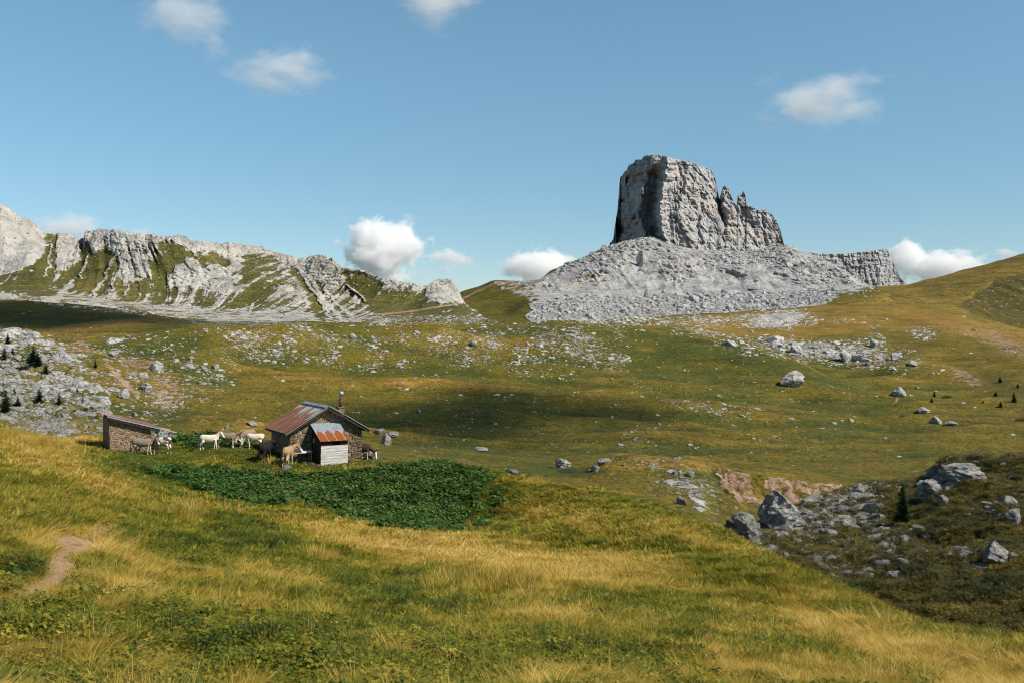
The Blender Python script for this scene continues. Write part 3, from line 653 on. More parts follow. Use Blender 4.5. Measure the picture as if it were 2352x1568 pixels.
def d_tower(U, V, top):
    U, V = U + noise(U / 14, V / 14, 0, 241) * 5, V + noise(U / 14, V / 14, 5, 242) * 6
    h = np.clip((600 - V) / 200, 0, 1.3)                       # 0 foot .. 1 near the top
    nose = np.interp(V, [360, 410, 440, 500, 560, 600], [1540, 1528, 1521, 1516, 1530, 1550])
    nose = nose + noise(V / 16, 0, 0, 231) * 9 + noise(V / 6, U / 60, 0, 232) * 5
    s = (U - nose) * .52 * (1 + .30 * noise(V / 34, U / 80, 2, 233))   # metres from the nose line
    right = np.interp(s, [0, 10, 24, 40, 60, 70, 78, 100, 120, 150, 180], [0, 6, -2, 8, 16, 36, 30, 48, 66, 70, 100])
    left = np.interp(-s, [0, 3, 8, 14, 19, 23, 27, 34, 46, 58, 80], [0, 26, 52, 70, 68, 54, 66, 100, 146, 205, 300])
    left_top = np.interp(-s, [0, 8, 22, 30, 44, 80], [0, 10, 18, 60, 100, 260])
    kt = sstep(410, 372, V)
    d = 1215 + np.where(s > 0, right, left * (1 - kt) + left_top * kt)
    d += (22 + 66 * sstep(-4, 14, s) * (1 - .5 * sstep(60, 110, s))) * h + sstep(440, 360, V) * 26                        # leans back, rounds over at the top
    d -= 11 * ell(U, V, 1476, 440, 12, 34, 8, .8) + 9 * ell(U, V, 1443, 505, 10, 44, 4, .8) - 10 * ell(U, V, 1500, 500, 12, 60, -6, .8)
    d += 7 * stroke(U, V, [(1560,385),(1572,420),(1560,450)], 2.5, 3) + 7 * stroke(U, V, [(1612,470),(1600,520),(1612,560)], 3, 4) + 6 * stroke(U, V, [(1700,500),(1712,540),(1702,575)], 3, 4) + 6 * stroke(U, V, [(1750,500),(1758,560)], 3, 4)
    # buttress low on the right, gully between tower and shoulder
    d -= 16 * ell(U, V, 1600, 560, 60, 60, 0, .9)
    d += 22 * stroke(U, V, [(1646,420),(1652,470),(1668,520),(1640,560)], 5, 8) * sstep(560, 480, V)
    d += sstep(1650, 1700, U) * 12
    return d
tw = rock_mass("rock_tower", tower_sky, tower_foot, d_tower,
               lambda us: np.interp(us, [1401, 1440, 1520, 1640, 1655, 1694, 1706, 1716, 1760, 1862], [14, 50, 110, 90, 30, 12, 10, 24, 60, 40]), 620, 420, M_tower, 200)
mesa_sky = [(1800,580),(1850,580),(1900,584),(1950,583),(2000,577),(2030,573),(2038,574),(2046,592),(2056,612),(2064,632),(2075,646),(2092,662)]
M_mesa = mountain_material("far_limestone", 1.2, (.98, 1, 1.02))
mesa = rock_mass("far_cliff", mesa_sky, [(1800,700),(2092,700)], lambda U, V, top: 1420 + (U - 1800) * .15 + (V < 5) * 0 + (700 - V) * .15 + sstep(2020, 2070, U) * 40,
                 lambda us: np.interp(us, [1800, 2040, 2092], [140, 100, 20]), 300, 180, M_mesa, 260, ledge=1.2, crack=.8, skyjit=.4)

# ------------------------------------------------------------------ GOLDEN HILL on the far right
hill_lines = [
 [(1700,800,740),(2352,820,740),(E1,900,740)],
 [(1700,760,800),(1900,730,800),(2000,715,800),(2200,728,800),(2352,780,790),(E1,830,780)],
 [(1700,740,880),(1850,712,880),(1900,700,880),(2000,688,880),(2100,690,880),(2200,690,870),(2352,700,850),(E1,700,820)],
 [(1700,736,980),(1850,700,980),(1920,680,980),(2000,672,980),(2100,665,970),(2200,648,950),(2352,625,930),(E1,560,900)],
 [(1700,735,1080),(1850,698,1080),(1920,672,1080),(1990,664,1080),(2075,655,1080),(2140,640,1070),(2200,625,1060),(2260,608,1050),(2352,585,1040),(2600,530,1020),(E1,450,1000)],
 [(1700,745,1180),(2000,680,1180),(2352,605,1160),(E1,470,1150)],
 [(1700,800,1400),(2000,760,1400),(2352,760,1400),(E1,700,1400)],
]
hil = Sheet(hill_lines, 1700, E1, 700, [6, 70, 80, 80, 10, 6])
U, V = hil.U.copy(), hil.V.copy(); x, y, z = hil.X, hil.Y, hil.Z
wu = U + fbm(x / 20, y / 20, z / 20, 3, 120) * 14; wv = V + fbm(x / 20, y / 20, z / 20, 3, 121) * 8
dark = poly(wu, wv, [(2420,600),(2352,628),(2290,640),(2262,665),(2230,690),(2200,706),(2240,730),(2352,780),(2500,800)], 12)  # left-facing slope in shade: its darkness painted in as shrub and soil cover
hil.Z = hil.Z + fbm(x / 40, y / 50, 0, 3, 122) * 4 + dark * fbm((x + z * .8) / 18, z / 60, 0, 4, 123, ridged=True) * 1.8
hil.Y = hil.Y + dark * 10 + fbm(x / 90, 0, z / 14, 3, 124) * 3
hil.project()
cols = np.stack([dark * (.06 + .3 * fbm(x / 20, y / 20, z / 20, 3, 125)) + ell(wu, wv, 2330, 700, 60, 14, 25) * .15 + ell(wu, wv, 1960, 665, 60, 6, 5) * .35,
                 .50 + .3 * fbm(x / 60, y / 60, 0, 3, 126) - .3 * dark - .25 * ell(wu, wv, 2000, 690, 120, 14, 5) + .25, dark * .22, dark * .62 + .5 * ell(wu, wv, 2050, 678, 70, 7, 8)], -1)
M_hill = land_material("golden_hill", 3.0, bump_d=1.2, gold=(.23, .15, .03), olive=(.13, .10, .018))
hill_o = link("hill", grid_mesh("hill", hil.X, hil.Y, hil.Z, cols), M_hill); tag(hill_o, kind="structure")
print("land", round(time.time() - T0, 1))

# ------------------------------------------------------------------ mesh builder
class MB:
    def __init__(s): s.v = []; s.f = []
    def quadmesh(s, vs, fs):
        o = len(s.v); s.v += [tuple(p) for p in vs]; s.f += [tuple(i + o for i in f) for f in fs]
    def box(s, c, size, rot=None):
        hx, hy, hz = size[0] / 2, size[1] / 2, size[2] / 2
        vs = [Vector((a * hx, b * hy, e * hz)) for a in (-1, 1) for b in (-1, 1) for e in (-1, 1)]
        if rot is not None: vs = [rot @ p for p in vs]
        vs = [p + Vector(c) for p in vs]
        s.quadmesh(vs, [(0,1,3,2),(4,6,7,5),(0,4,5,1),(2,3,7,6),(0,2,6,4),(1,5,7,3)])
    def bar(s, a, b, w, h):
        a, b = Vector(a), Vector(b); d = b - a
        s.box((a + b) / 2, (d.length, w, h), d.to_track_quat('X', 'Z').to_matrix())
    def tube(s, pts, rad, n=8, cap=True, squash=None):
        pts = [Vector(p) for p in pts]; m = len(pts); rings = []
        if not hasattr(rad, '__len__'): rad = [rad] * m
        for i, p in enumerate(pts):
            t = (pts[min(i+1, m-1)] - pts[max(i-1, 0)]).normalized()
            q = t.to_track_quat('Z', 'Y').to_matrix()
            rr = rad[i]; rx, ry = (rr if hasattr(rr, '__len__') else (rr, rr))
            rings.append([p + q @ Vector((math.cos(a) * rx, math.sin(a) * ry, 0)) for a in [2 * math.pi * k / n for k in range(n)]])
        vs = [p for r in rings for p in r]
        fs = [(i*n + k, i*n + (k+1) % n, (i+1)*n + (k+1) % n, (i+1)*n + k) for i in range(m-1) for k in range(n)]
        if cap: fs += [tuple(range(n))[::-1], tuple((m-1)*n + k for k in range(n))]
        s.quadmesh(vs, fs)
    def build(s, name, mat, parent=None, smooth=False, bevel=0):
        me = bpy.data.meshes.new(name); me.from_pydata(s.v, [], s.f); me.update()
        o = link(name, me, mat, parent, smooth)
        if bevel:
            b = o.modifiers.new("b", 'BEVEL'); b.width = bevel; b.segments = 1
        return o

def simple(name, col, rough=.85, col2=None, sc=6, spec=.2, metal=0, bump=0, bs=None, stretch=(1,1,1)):
    m, nt, b, out = newmat(name); N = NT(nt); v = N.scale(N.obj(), *stretch)
    k = N.noise(v, sc, 5, .6)
    N.L(N.mix(N.rng(k, .35, .65), col, col2 or tuple(c * .6 for c in col)), b.inputs["Base Color"])
    b.inputs["Roughness"].default_value = rough; b.inputs["Specular IOR Level"].default_value = spec; b.inputs["Metallic"].default_value = metal
    if bump: N.L(N.bump(N.noise(v, bs or sc * 2, 5, .6), .8, bump), b.inputs["Normal"])
    return m

def masonry(name, cols, mortar, size=.34, mw=.035, lighten=1.0):
    m, nt, b, out = newmat(name); N = NT(nt)
    o = N.obj(); sp = N.n("ShaderNodeSeparateXYZ"); N.L(o, sp.inputs[0])
    cb = N.n("ShaderNodeCombineXYZ"); N.L(N.math('ADD', sp.outputs[0], sp.outputs[1]), cb.inputs[0]); N.L(N.math('MULTIPLY', sp.outputs[2], 1.75), cb.inputs[1])
    wob = N.noise(o, 2.2, 3, .5, out=1)
    vec = N.mix(.10, cb.outputs[0], wob)
    e = N.vor(vec, 1 / size, 'DISTANCE_TO_EDGE'); c = N.vor(vec, 1 / size, 'F1', 'Color')
    s_ = N.sep(c)
    col = N.mix(s_[0], cols[0], cols[1]); col = N.mix(N.rng(s_[1], .6, .8), col, cols[2])
    col = N.mix(N.rng(N.noise(o, 9, 5, .65), .4, .65, 0, .55), col, tuple(q * .45 for q in cols[0]))
    ew = N.math('ADD', e, N.math('MULTIPLY', N.math('SUBTRACT', N.noise(o, 5, 4, .65), .5), .22))
    mk = N.rng(ew, mw * 1.2, mw * 2.6)
    col = N.mix(mk, N.mix(N.noise(o, 12, 3), mortar, tuple(q * .7 for q in mortar)), col)
    N.L(col, b.inputs["Base Color"])
    h = N.math('ADD', N.rng(ew, 0, .16), N.math('MULTIPLY', N.noise(o, 14, 4), .25))
    N.L(N.bump(h, 1, .05), b.inputs["Normal"])
    return m

M_rock = None
def rock_mat(name, a, bcol, lichen=(.30, .24, .14)):
    m, nt, b, out = newmat(name); N = NT(nt)
    o = N.obj(); p = N.pos()
    k = N.noise(o, 2.4, 6, .7); k2 = N.noise(N.scale(o, 1, 1, 4), 1.6, 5, .65)
    col = N.mix(N.rng(k, .40, .58), bcol, a)
    col = N.mix(N.rng(k2, .50, .66, 0, .6), col, tuple(c * .55 for c in bcol))
    col = N.mix(N.rng(N.noise(o, 1.1, 3), .56, .72, 0, .35), col, lichen)
    N.L(col, b.inputs["Base Color"])
    N.L(N.bump(N.math('ADD', N.math('ADD', k, k2), N.noise(o, 7, 5, .7)), 1, .35), b.inputs["Normal"])
    return m
M_rock = rock_mat("boulder_limestone", (.47, .46, .44), (.21, .205, .195))
M_rock_far = rock_mat("far_boulder_limestone", (.43, .425, .415), (.22, .22, .22), (.34, .31, .28))
M_rock_dark = rock_mat("mossy_boulder", (.30, .30, .28), (.12, .12, .10), (.12, .11, .05))

def rock_mesh(name, sub, seed, sx=1, sy=1, sz=1, cuts=11, rough=.16):
    bm = bmesh.new(); bmesh.ops.create_icosphere(bm, subdivisions=sub, radius=1.0)
    r = random.Random(seed)
    planes = []
    for k in range(cuts):
        n = Vector((r.uniform(-1, 1), r.uniform(-1, 1), r.uniform(-.4, 1))).normalized(); planes.append((n, r.uniform(.38, .80)))
    for v in bm.verts:
        p = v.co.copy()
        for n, h in planes:
            t = p.dot(n) - h
            if t > 0: p -= n * t * .93
        v.co = p
    co = np.array([v.co for v in bm.verts])
    tl = r.uniform(-.6, .6)
    nn = fbm(co[:, 0] * 1.7 + seed, co[:, 1] * 1.7, co[:, 2] * 2.3, 5, seed % 50, ridged=True) * rough * 1.3
    nn += fbm(co[:, 0] * .8 + seed, co[:, 1] * .8, (co[:, 2] + tl * co[:, 0]) * 6.5, 3, seed % 50 + 3, ridged=True) * rough * .55
    for v, q in zip(bm.verts, nn):
        v.co += v.co.normalized() * float(q) * .8
        v.co = Vector((v.co.x * sx, v.co.y * sy, v.co.z * sz))
    me = bpy.data.meshes.new(name); bm.to_mesh(me); bm.free()
    return me

# ------------------------------------------------------------------ instancing for things nobody could count
def scatter(name, pts, rot, scl, idx, tint, variants, kind="stuff"):
    me = bpy.data.meshes.new(name); n = len(pts)
    me.vertices.add(n); me.vertices.foreach_set("co", np.asarray(pts, np.float32).reshape(-1))
    a = me.attributes.new("rot", 'FLOAT_VECTOR', 'POINT'); a.data.foreach_set("vector", np.asarray(rot, np.float32).reshape(-1))
    a = me.attributes.new("scl", 'FLOAT_VECTOR', 'POINT'); a.data.foreach_set("vector", np.asarray(scl, np.float32).reshape(-1))
    a = me.attributes.new("idx", 'INT', 'POINT'); a.data.foreach_set("value", np.asarray(idx, np.int32))
    a = me.attributes.new("tint", 'FLOAT', 'POINT'); a.data.foreach_set("value", np.asarray(tint, np.float32))
    c = bpy.data.collections.new(name + "_kinds")
    for i, v in enumerate(variants):
        o = bpy.data.objects.new("%s_%02d" % (name, i), v); c.objects.link(o)
    ng = bpy.data.node_groups.new(name, 'GeometryNodeTree')
    ng.interface.new_socket("Geometry", in_out='INPUT', socket_type='NodeSocketGeometry')
    ng.interface.new_socket("Geometry", in_out='OUTPUT', socket_type='NodeSocketGeometry')
    nd = ng.nodes; gi = nd.new("NodeGroupInput"); go = nd.new("NodeGroupOutput")
    ip = nd.new("GeometryNodeInstanceOnPoints"); ci = nd.new("GeometryNodeCollectionInfo")
    ci.inputs[0].default_value = c; ci.inputs["Separate Children"].default_value = True; ci.inputs["Reset Children"].default_value = True
    def na(nm, t):
        x = nd.new("GeometryNodeInputNamedAttribute"); x.data_type = t; x.inputs["Name"].default_value = nm; return x.outputs[0]
    L = ng.links.new
    L(gi.outputs[0], ip.inputs["Points"]); L(ci.outputs[0], ip.inputs["Instance"])
    ip.inputs["Pick Instance"].default_value = True
    L(na("idx", 'INT'), ip.inputs["Instance Index"])
    er = nd.new("FunctionNodeEulerToRotation"); L(na("rot", 'FLOAT_VECTOR'), er.inputs[0]); L(er.outputs[0], ip.inputs["Rotation"])
    L(na("scl", 'FLOAT_VECTOR'), ip.inputs["Scale"]); L(ip.outputs[0], go.inputs[0])
    o = bpy.data.objects.new(name, me); COL.objects.link(o)
    md = o.modifiers.new("scatter", 'NODES'); md.node_group = ng
    tag(o, kind=kind)
    return o

def pick(sheet, weight, n, jitter=True):
    """n surface points, chance following weight * picture area of each cell"""
    U, V = sheet.U, sheet.V
    dv = np.abs(np.diff(V, axis=0)); du = U[0, 1] - U[0, 0] if U.ndim > 1 else 1
    wgt = np.zeros(U.shape); wgt[:-1] = dv * weight[:-1] * sheet.vis[:-1]
    wgt *= (U > -140) & (U < W2 + 140) & (V < H2 + 60)
    cw = np.cumsum(wgt.reshape(-1)); k = np.searchsorted(cw, rng.random(n) * cw[-1])
    k = np.minimum(k, U.size - 1); r, c = np.unravel_index(k, U.shape)
    r = np.minimum(r, U.shape[0] - 2); c = np.minimum(c, U.shape[1] - 2)
    a = rng.random(n); b = rng.random(n)
    def g(A): return (A[r, c] * (1-a) * (1-b) + A[r+1, c] * a * (1-b) + A[r, c+1] * (1-a) * b + A[r+1, c+1] * a * b)
    return np.stack([g(sheet.X), g(sheet.Y), g(sheet.Z)], -1), r, c

# ------------------------------------------------------------------ STONES, BOULDERS
def build_rocks():
    variants = []
    for i in range(10):
        me = rock_mesh("stone_%d" % i, 1 if i < 5 else 2, 100 + i, 1.15, .95, .72, 8, .22); me.materials.append(M_rock); variants.append(me)
    M_peb = rock_mat('pale_stone', (.60, .58, .54), (.36, .35, .33), (.42, .36, .27))
    pv = [v.copy() for v in variants]
    for v in pv: v.materials.clear(); v.materials.append(M_peb)
    fvar = []
    for i in range(10):
        me = rock_mesh("farstone_%d" % i, 2, 150 + i, 1.1, .95, .85, 9, .2); me.materials.append(M_rock_far); fvar.append(me)
    def do(name, sheet, weight, n, smin, smax, power, kinds, sink=.15, dmax=None, flat=1.0):
        p, r, c = pick(sheet, weight, n)
        px = smin * (1 - rng.random(n)) ** (-1 / power); px = np.minimum(px, smax)      # picture half-width in 2352 units
        s = px / F * p[:, 1]
        p[:, 2] -= s * sink
        rot = np.stack([rng.normal(0, .25, n), rng.normal(0, .25, n), rng.random(n) * 6.28], -1)
        scl = np.stack([s * rng.uniform(.8, 1.3, n), s * rng.uniform(.8, 1.2, n), s * flat * rng.uniform(.6, 1.1, n)], -1)
        return scatter(name, p, rot, scl, rng.integers(0, len(kinds), n), rng.random(n), kinds)
    U, V = val.Us, val.Vs; x, y = val.X, val.Y
    cl = np.clip(fbm(x / 14, y / 14, 0, 3, 301) * 2.2 + .35, .04, 2)
    wv = .05 * np.clip(cl, .2, 2) * sstep(1110, 1040, V) + val.mid * .9 * cl + val.crest * .85 * cl + val.leftrock * 1.3
    wv += poly(U, V, [(900,880),(1700,860),(1950,900),(1950,1040),(1600,1040),(900,1010)], 40) * .10 * cl
    wv += ell(U, V, 1870, 808, 190, 26, 4, .5) * 2.0 + ell(U, V, 1620, 765, 90, 10, 5, .5) * 1.0 + ell(U, V, 2000, 820, 130, 30, 10, .5) * .6 + ell(U, V, 1630, 940, 120, 12, 5) * .5
    wv += ell(U, V, 1790, 732, 80, 22, -4, .5) * 2.5 + ell(U, V, 2010, 775, 24, 26, 0) * .9 + ell(U, V, 2120, 765, 40, 16, 10) * .8
    wv += ell(U, V, 430, 722, 260, 10, 6, .6) * 1.5 + ell(U, V, 160, 700, 160, 10, 6) * .8
    wv += val.sl * .22 * cl + np.clip(val.rock, 0, 1) * val.sl * 6 + ell(U, V, 1560, 1110, 130, 50, 35, .6) * 1.1 * cl
    wv += ell(U, V, 980, 738, 150, 8, 0, .5) * 3.0 + ell(U, V, 1330, 730, 200, 8, 0, .5) * 1.6
    wv *= 1 - sstep(1500, 1900, U) * sstep(760, 700, V) * .85
    wv *= (val.Y < 780)
    wv += ell(U, V, 1560, 738, 330, 12, 0, .6) * 1.6
    do("scattered_stones", val, wv * np.clip(.25 + 1.5 * fbm(x / 7, y / 7, 0, 3, 302), .12, 3), 40000, 1.25, 8, 2.1, pv, .35)
    do("rock_field", val, val.leftrock * np.clip(cl, 0, 2) * 1.5 + val.mid * .12 * cl + ell(U, V, 1860, 805, 170, 20, 4, .5) * .5 + np.clip(val.rock, 0, 1) * val.sl * 2.2, 2600, 3.6, 26, 1.7, variants, .3, flat=.95)
    # scree below the tower and along the ridge foot
    U, V = con.U, con.V
    wc = con.boul * 2.2 + con.lb * 1.6 + .07 * np.clip(con.rock, 0, 1) + .9 * con.crag + ell(U, V, 1930, 640, 80, 30, 20) * .8
    wc *= (V < 745)
    do("scree_boulders", con, wc, 9000, 1.1, 9.0, 2.1, fvar, .1)
    U, V = rid.U, rid.V
    wr = rid.scree * .9 + ell(U, V, 980, 736, 150, 10, 0, .5) * 4 + .12 * np.clip(rid.rock, 0, 1) + .04
    wr *= (V < 752)
    do("ridge_foot_stones", rid, wr, 3600, .9, 5, 2.4, fvar, .1)

    def boulder(u, v, wpx, hpx, label=None, group=None, sheet=val, seed=0, mat=None, sub=4, cuts=11, name="boulder", sy=1.0, tilt=0, shared=None, sinkf=.22, rough=.18):
        p = near_at(u, v) if sheet is near else sheet.at(u, v)
        k = p.y / F; wm, hm = wpx * k / 2, hpx * k
        if shared is None:
            me = rock_mesh(name, sub, seed, 1, 1, 1, cuts, rough); me.materials.append(mat or M_rock)
        else: me = shared
        o = bpy.data.objects.new(name, me); COL.objects.link(o)
        zs = [q.co.z for q in me.vertices]
        zr = (max(zs) - min(zs)) / 2; xr = max(abs(q.co.x) for q in me.vertices)
        o.scale = (wm / xr, wm / xr * sy, hm / 2 / zr * 1.15)
        o.location = (p.x, p.y + wm * sy * .3, p.z + hm * .5 - hm * sinkf)
        r = random.Random(seed * 7 + int(u)); o.rotation_euler = (r.uniform(-.1, .1), tilt, r.choice([0, 3.14159]) + r.uniform(-.3, .3))
        tag(o, label, "boulder", group)
        return o
    named = [
     (1823,886,58,42,"large two-lobed grey boulder standing alone on the green slope, dark on its left side",val,21,M_rock),
     (2067,908,38,26,"blocky grey boulder at the top of the short dirt track on the right slope",val,22,M_rock),
     (1295,1074,38,28,"rounded pale boulder just beyond the grassy skyline, biggest on the shaded valley floor",val,23,M_rock),
     (1388,1064,34,14,"low wide pair-like boulder on the valley floor, right of the rounded skyline boulder",val,24,M_rock),
     (1368,1080,22,18,"small upright boulder at the foot of the ochre spur beside the gully",val,25,M_rock),
     (1943,829,42,36,"tallest dark grey boulder in the belt of rocks on the right slope",val,26,M_rock),
     (1830,808,36,28,"peaked grey boulder in the left half of the rock belt on the right slope",val,27,M_rock),
     (2010,796,22,22,"boulder at the upper right end of the rock belt, below the vertical stone streak",val,28,M_rock),
     (2095,838,22,14,"single boulder off the lower right end of the rock belt",val,29,M_rock),
     (2124,948,32,16,"jagged pale outcrop above the flat meadow, near the right edge",val,30,M_rock),
     (2151,972,30,20,"dark-faced outcrop on the small grassy mound at the right",val,31,M_rock),
     (2185,976,34,12,"pale flat outcrop on the right end of the small grassy mound",val,32,M_rock),
     (1104,1033,42,9,"long low flat slab lying in the shaded valley floor behind the hill crest",val,33,M_rock),
     (888,1020,29,32,"upright grey boulder behind the grazing dark donkey right of the hut",val,34,M_rock),
     (871,994,26,13,"low pale rock at the corner of the hut's right eave",val,35,M_rock),
     (900,1001,34,13,"long low rock beyond the hut, above the upright grey boulder",val,36,M_rock),
     (357,851,44,30,"large boulder with a black shaded hollow under it, in the pink eroded bank",val,37,M_rock),
     (327,867,27,18,"pale square boulder at the foot of the pink eroded bank",val,38,M_rock),
     (334,896,30,22,"split pale boulder of two halves on the slope above the stone shelter",val,39,M_rock),
     (284,912,34,24,"broken pale outcrop on the slope left above the stone shelter",val,40,M_rock),
     (261,817,28,14,"flat-topped boulder left of the pink eroded bank",val,41,M_rock),
     (194,928,26,28,"tan boulder at the right edge of the white rock field",val,42,M_rock),
     (494,848,18,16,"pointed white boulder at the end of the row of rocks on the left slope",val,43,M_rock),
     (468,850,22,14,"stacked white boulder in the row of rocks on the left slope",val,44,M_rock),
     (308,955,18,12,"small grey boulder just above the shelter roof",val,45,M_rock),
     (521,985,12,13,"small dark-sided boulder behind the grey donkey's back",val,46,M_rock),
     (577,976,30,13,"grey outcrop left of the hut's roof corner",val,47,M_rock),
     (49,781,24,16,"rounded grey boulder at the top of the white rock field by the left edge",val,48,M_rock),
     (809,776,20,13,"dark-sided boulder on the crest behind the hut, left of the chimney line",val,49,M_rock),
     (956,768,18,12,"grey boulder alone on the golden strip of the green crest",val,50,M_rock),
     (1088,792,18,14,"grey boulder on the crest at the left of the striped bare ground",val,51,M_rock),
     (1479,613,30,44,"tall standing rock pillar on the scree below the tower, casting a shadow to its left",con,52,M_rock_far),
     (1487,684,20,24,"squarish standing block at the foot of the scree below the rock pillar",con,53,M_rock_far),
     (1595,692,26,18,"big dark block in the middle of the boulder field under the tower",con,54,M_rock_far),
     (1814,1204,30,2,None,val,0,M_rock),
     (1796,1212,124,98,"huge pale slanted boulder with ribbed right face, standing in the gully",val,56,M_rock),
     (1701,1256,116,100,"huge dark mossy boulder in the gully, left of the pale slanted one",val,57,M_rock_dark),
     (1725,1258,60,40,"dark lichened block leaning against the foot of the huge mossy boulder",val,58,M_rock_dark),
     (1973,1134,32,30,"pale boulder on the top edge of the rocky gully slope",val,59,M_rock),
     (2145,1138,78,54,"layered grey crag on the crest of the dark slope, left of the big white crag",val,60,M_rock),
     (2218,1102,108,52,"big white-topped crag on the crest of the dark slope",val,61,M_rock),
     (2290,1296,80,64,"large pale boulder with a broad shadow, on the dark slope near the right edge",val,62,M_rock),
     (2328,1198,44,38,"rounded pale boulder high on the dark slope by the right edge",val,63,M_rock),
     (2172,1156,30,26,"cracked pale boulder on the dark slope below the layered crag",val,64,M_rock),
     (2077,1244,26,20,"slanted pale boulder in the middle of the dark slope",val,65,M_rock),
     (2080,1292,34,11,"flat white slab lying in the dark heath, middle of the slope",val,66,M_rock),
     (1564,1158,24,24,"pale pointed boulder on the spur just beyond the near hill's edge",val,67,M_rock),
     (1805,1280,22,18,"pale boulder at the very bottom of the gully by the near hill's edge",val,68,M_rock),
     (2326,1284,32,18,"low pale rock right of the large boulder on the dark slope",val,69,M_rock),
     (1585,1092,22,14,"grey rock on the top of the ochre spur beside the gully",val,70,M_rock),
     (1177,1088,36,15,"slanting white slab on the skyline of the near hill",near,71,M_rock),
     (203,1238,14,11,"small square pale stone in the dry grass right of the bare path",near,72,M_rock),
     (70,1170,14,11,"small grey stone in the green grass near the left edge",near,73,M_rock),
     (96,1410,14,10,"round pale stone in the grass below the bare path",near,74,M_rock),
     (656,1078,26,13,"flat grey stone behind the tan donkey's heels",near,75,M_rock),
     (152,1284,16,7,"flat pale stone set in the bare path",near,76,M_rock),
     (122,1272,12,7,"small grey stone at the upper end of the bare path",near,77,M_rock),
     (572,1338,14,6,"flat stone in the worn patch in the middle of the hillside",near,78,M_rock),
     (341,1024,16,10,None,near,0,M_rock),
    ]
    for u, v, a, b, lab, sh, sd_, mt in named:
        if lab is None: continue
        big = a > 60
        o = boulder(u, v, a, b, lab, None, sh, sd_, mt, 5 if big else 4 if a > 30 else 3, sy=.8 if big else 1, tilt=(.12 if sd_ == 56 else 0), sinkf=.20, name="stone" if sh is near else "boulder", cuts=14 if big else 11, rough=.2 if big else .16)
        if sh is near: o["category"] = "stone"
    # repeats by area: look-alikes share one label and group
    bases = []
    for i in range(8):
        me = rock_mesh("boulder", 3, 400 + i, 1.1, 1, .8, 10, .18); me.materials.append(M_rock); bases.append(me)
    U, V = val.Us, val.Vs
    areas = [
     ("boulders in the white rock field", "pale boulder lying among the white rock field on the left edge", val, poly(U, V, [(0,775),(60,775),(180,850),(140,880),(235,900),(230,985),(0,985)], 4), 46, 9, 24),
     ("boulders on the slope above the shelter", "pale boulder scattered on the grass slope above the stone shelter", val, poly(U, V, [(110,790),(440,775),(560,850),(520,890),(430,930),(390,960),(250,950),(190,860)], 4), 46, 6, 13),
     ("boulders on the crest behind the hut", "small boulder on the stony green crest behind the hut", val, poly(U, V, [(480,755),(1440,745),(1440,830),(1200,870),(640,850)], 4), 42, 5, 10),
     ("boulders on the valley meadow", "small pale boulder on the open meadow right of the hut", val, poly(U, V, [(900,880),(1560,860),(1960,920),(2150,1000),(2150,1060),(1500,1040),(920,1030)], 4), 46, 4, 11),
     ("boulders in the right rock belt", "grey boulder in the belt of rocks crossing the right slope", val, poly(U, V, [(1560,758),(1760,782),(1960,795),(2090,830),(1990,835),(1850,830),(1720,800),(1560,772)], 4), 34, 6, 16),
     ("rocks on the dark gully slope", "pale rock poking out of the dark heath slope at the right", val, val.sl * poly(U, V, [(1760,1250),(1850,1180),(2000,1125),(2352,1080),(2352,1380),(2100,1340),(1850,1290)], 4), 40, 6, 15),
     ("rocks on the ochre spur", "small rock on the ochre spur left of the gully", val, poly(U, V, [(1330,1085),(1480,1055),(1600,1070),(1660,1180),(1640,1210),(1560,1150)], 4), 22, 5, 12),
    ]
    for grp, lab, sh, wgt, n, s0, s1 in areas:
        p, r, c = pick(sh, wgt, n)
        for i in range(n):
            me = bases[rng.integers(0, 8)]
            o = bpy.data.objects.new("boulder", me); COL.objects.link(o)
            s = (s0 + (s1 - s0) * rng.random() ** 2) / 2 / F * p[i, 1]
            o.scale = (s * rng.uniform(.85, 1.25), s, s * rng.uniform(.7, 1.15)); o.location = (p[i, 0], p[i, 1], p[i, 2] + s * .25)
            o.rotation_euler = (rng.normal(0, .15), rng.normal(0, .15), rng.random() * 6.28)
            tag(o, lab, "boulder", grp)
build_rocks()
print("rocks", round(time.time() - T0, 1))

# ------------------------------------------------------------------ GRASS AND LEAVES on the near hillside
def plant_mat(name, ca, cb, cc, trans=.35):
    m, nt, b, out = newmat(name); N = NT(nt)
    t = N.attr("tint", 'INSTANCER').outputs["Fac"]
    p = N.pos(); k = N.noise(p, 1.3, 4, .6); k2 = N.noise(p, 24, 2, .5)
    tt = N.math('ADD', t, N.math('MULTIPLY', N.math('SUBTRACT', k, .5), .5))
    col = N.mix(N.rng(tt, 0, .5), ca, cb); col = N.mix(N.rng(tt, .5, 1.0), col, cc)
    col = N.mix(N.math('MULTIPLY', N.rng(k2, .4, .7), .4), col, N.mix(1.0, col, (1.5, 1.45, 1.4), 'MULTIPLY'))
    N.L(col, b.inputs["Base Color"]); b.inputs["Roughness"].default_value = .7; b.inputs["Specular IOR Level"].default_value = .25
    tr = N.n("ShaderNodeBsdfTranslucent"); N.L(col, tr.inputs[0])
    mx = N.n("ShaderNodeMixShader"); mx.inputs[0].default_value = trans
    N.L(b.outputs[0], mx.inputs[1]); N.L(tr.outputs[0], mx.inputs[2]); N.L(mx.outputs[0], out.inputs[0])
    return m
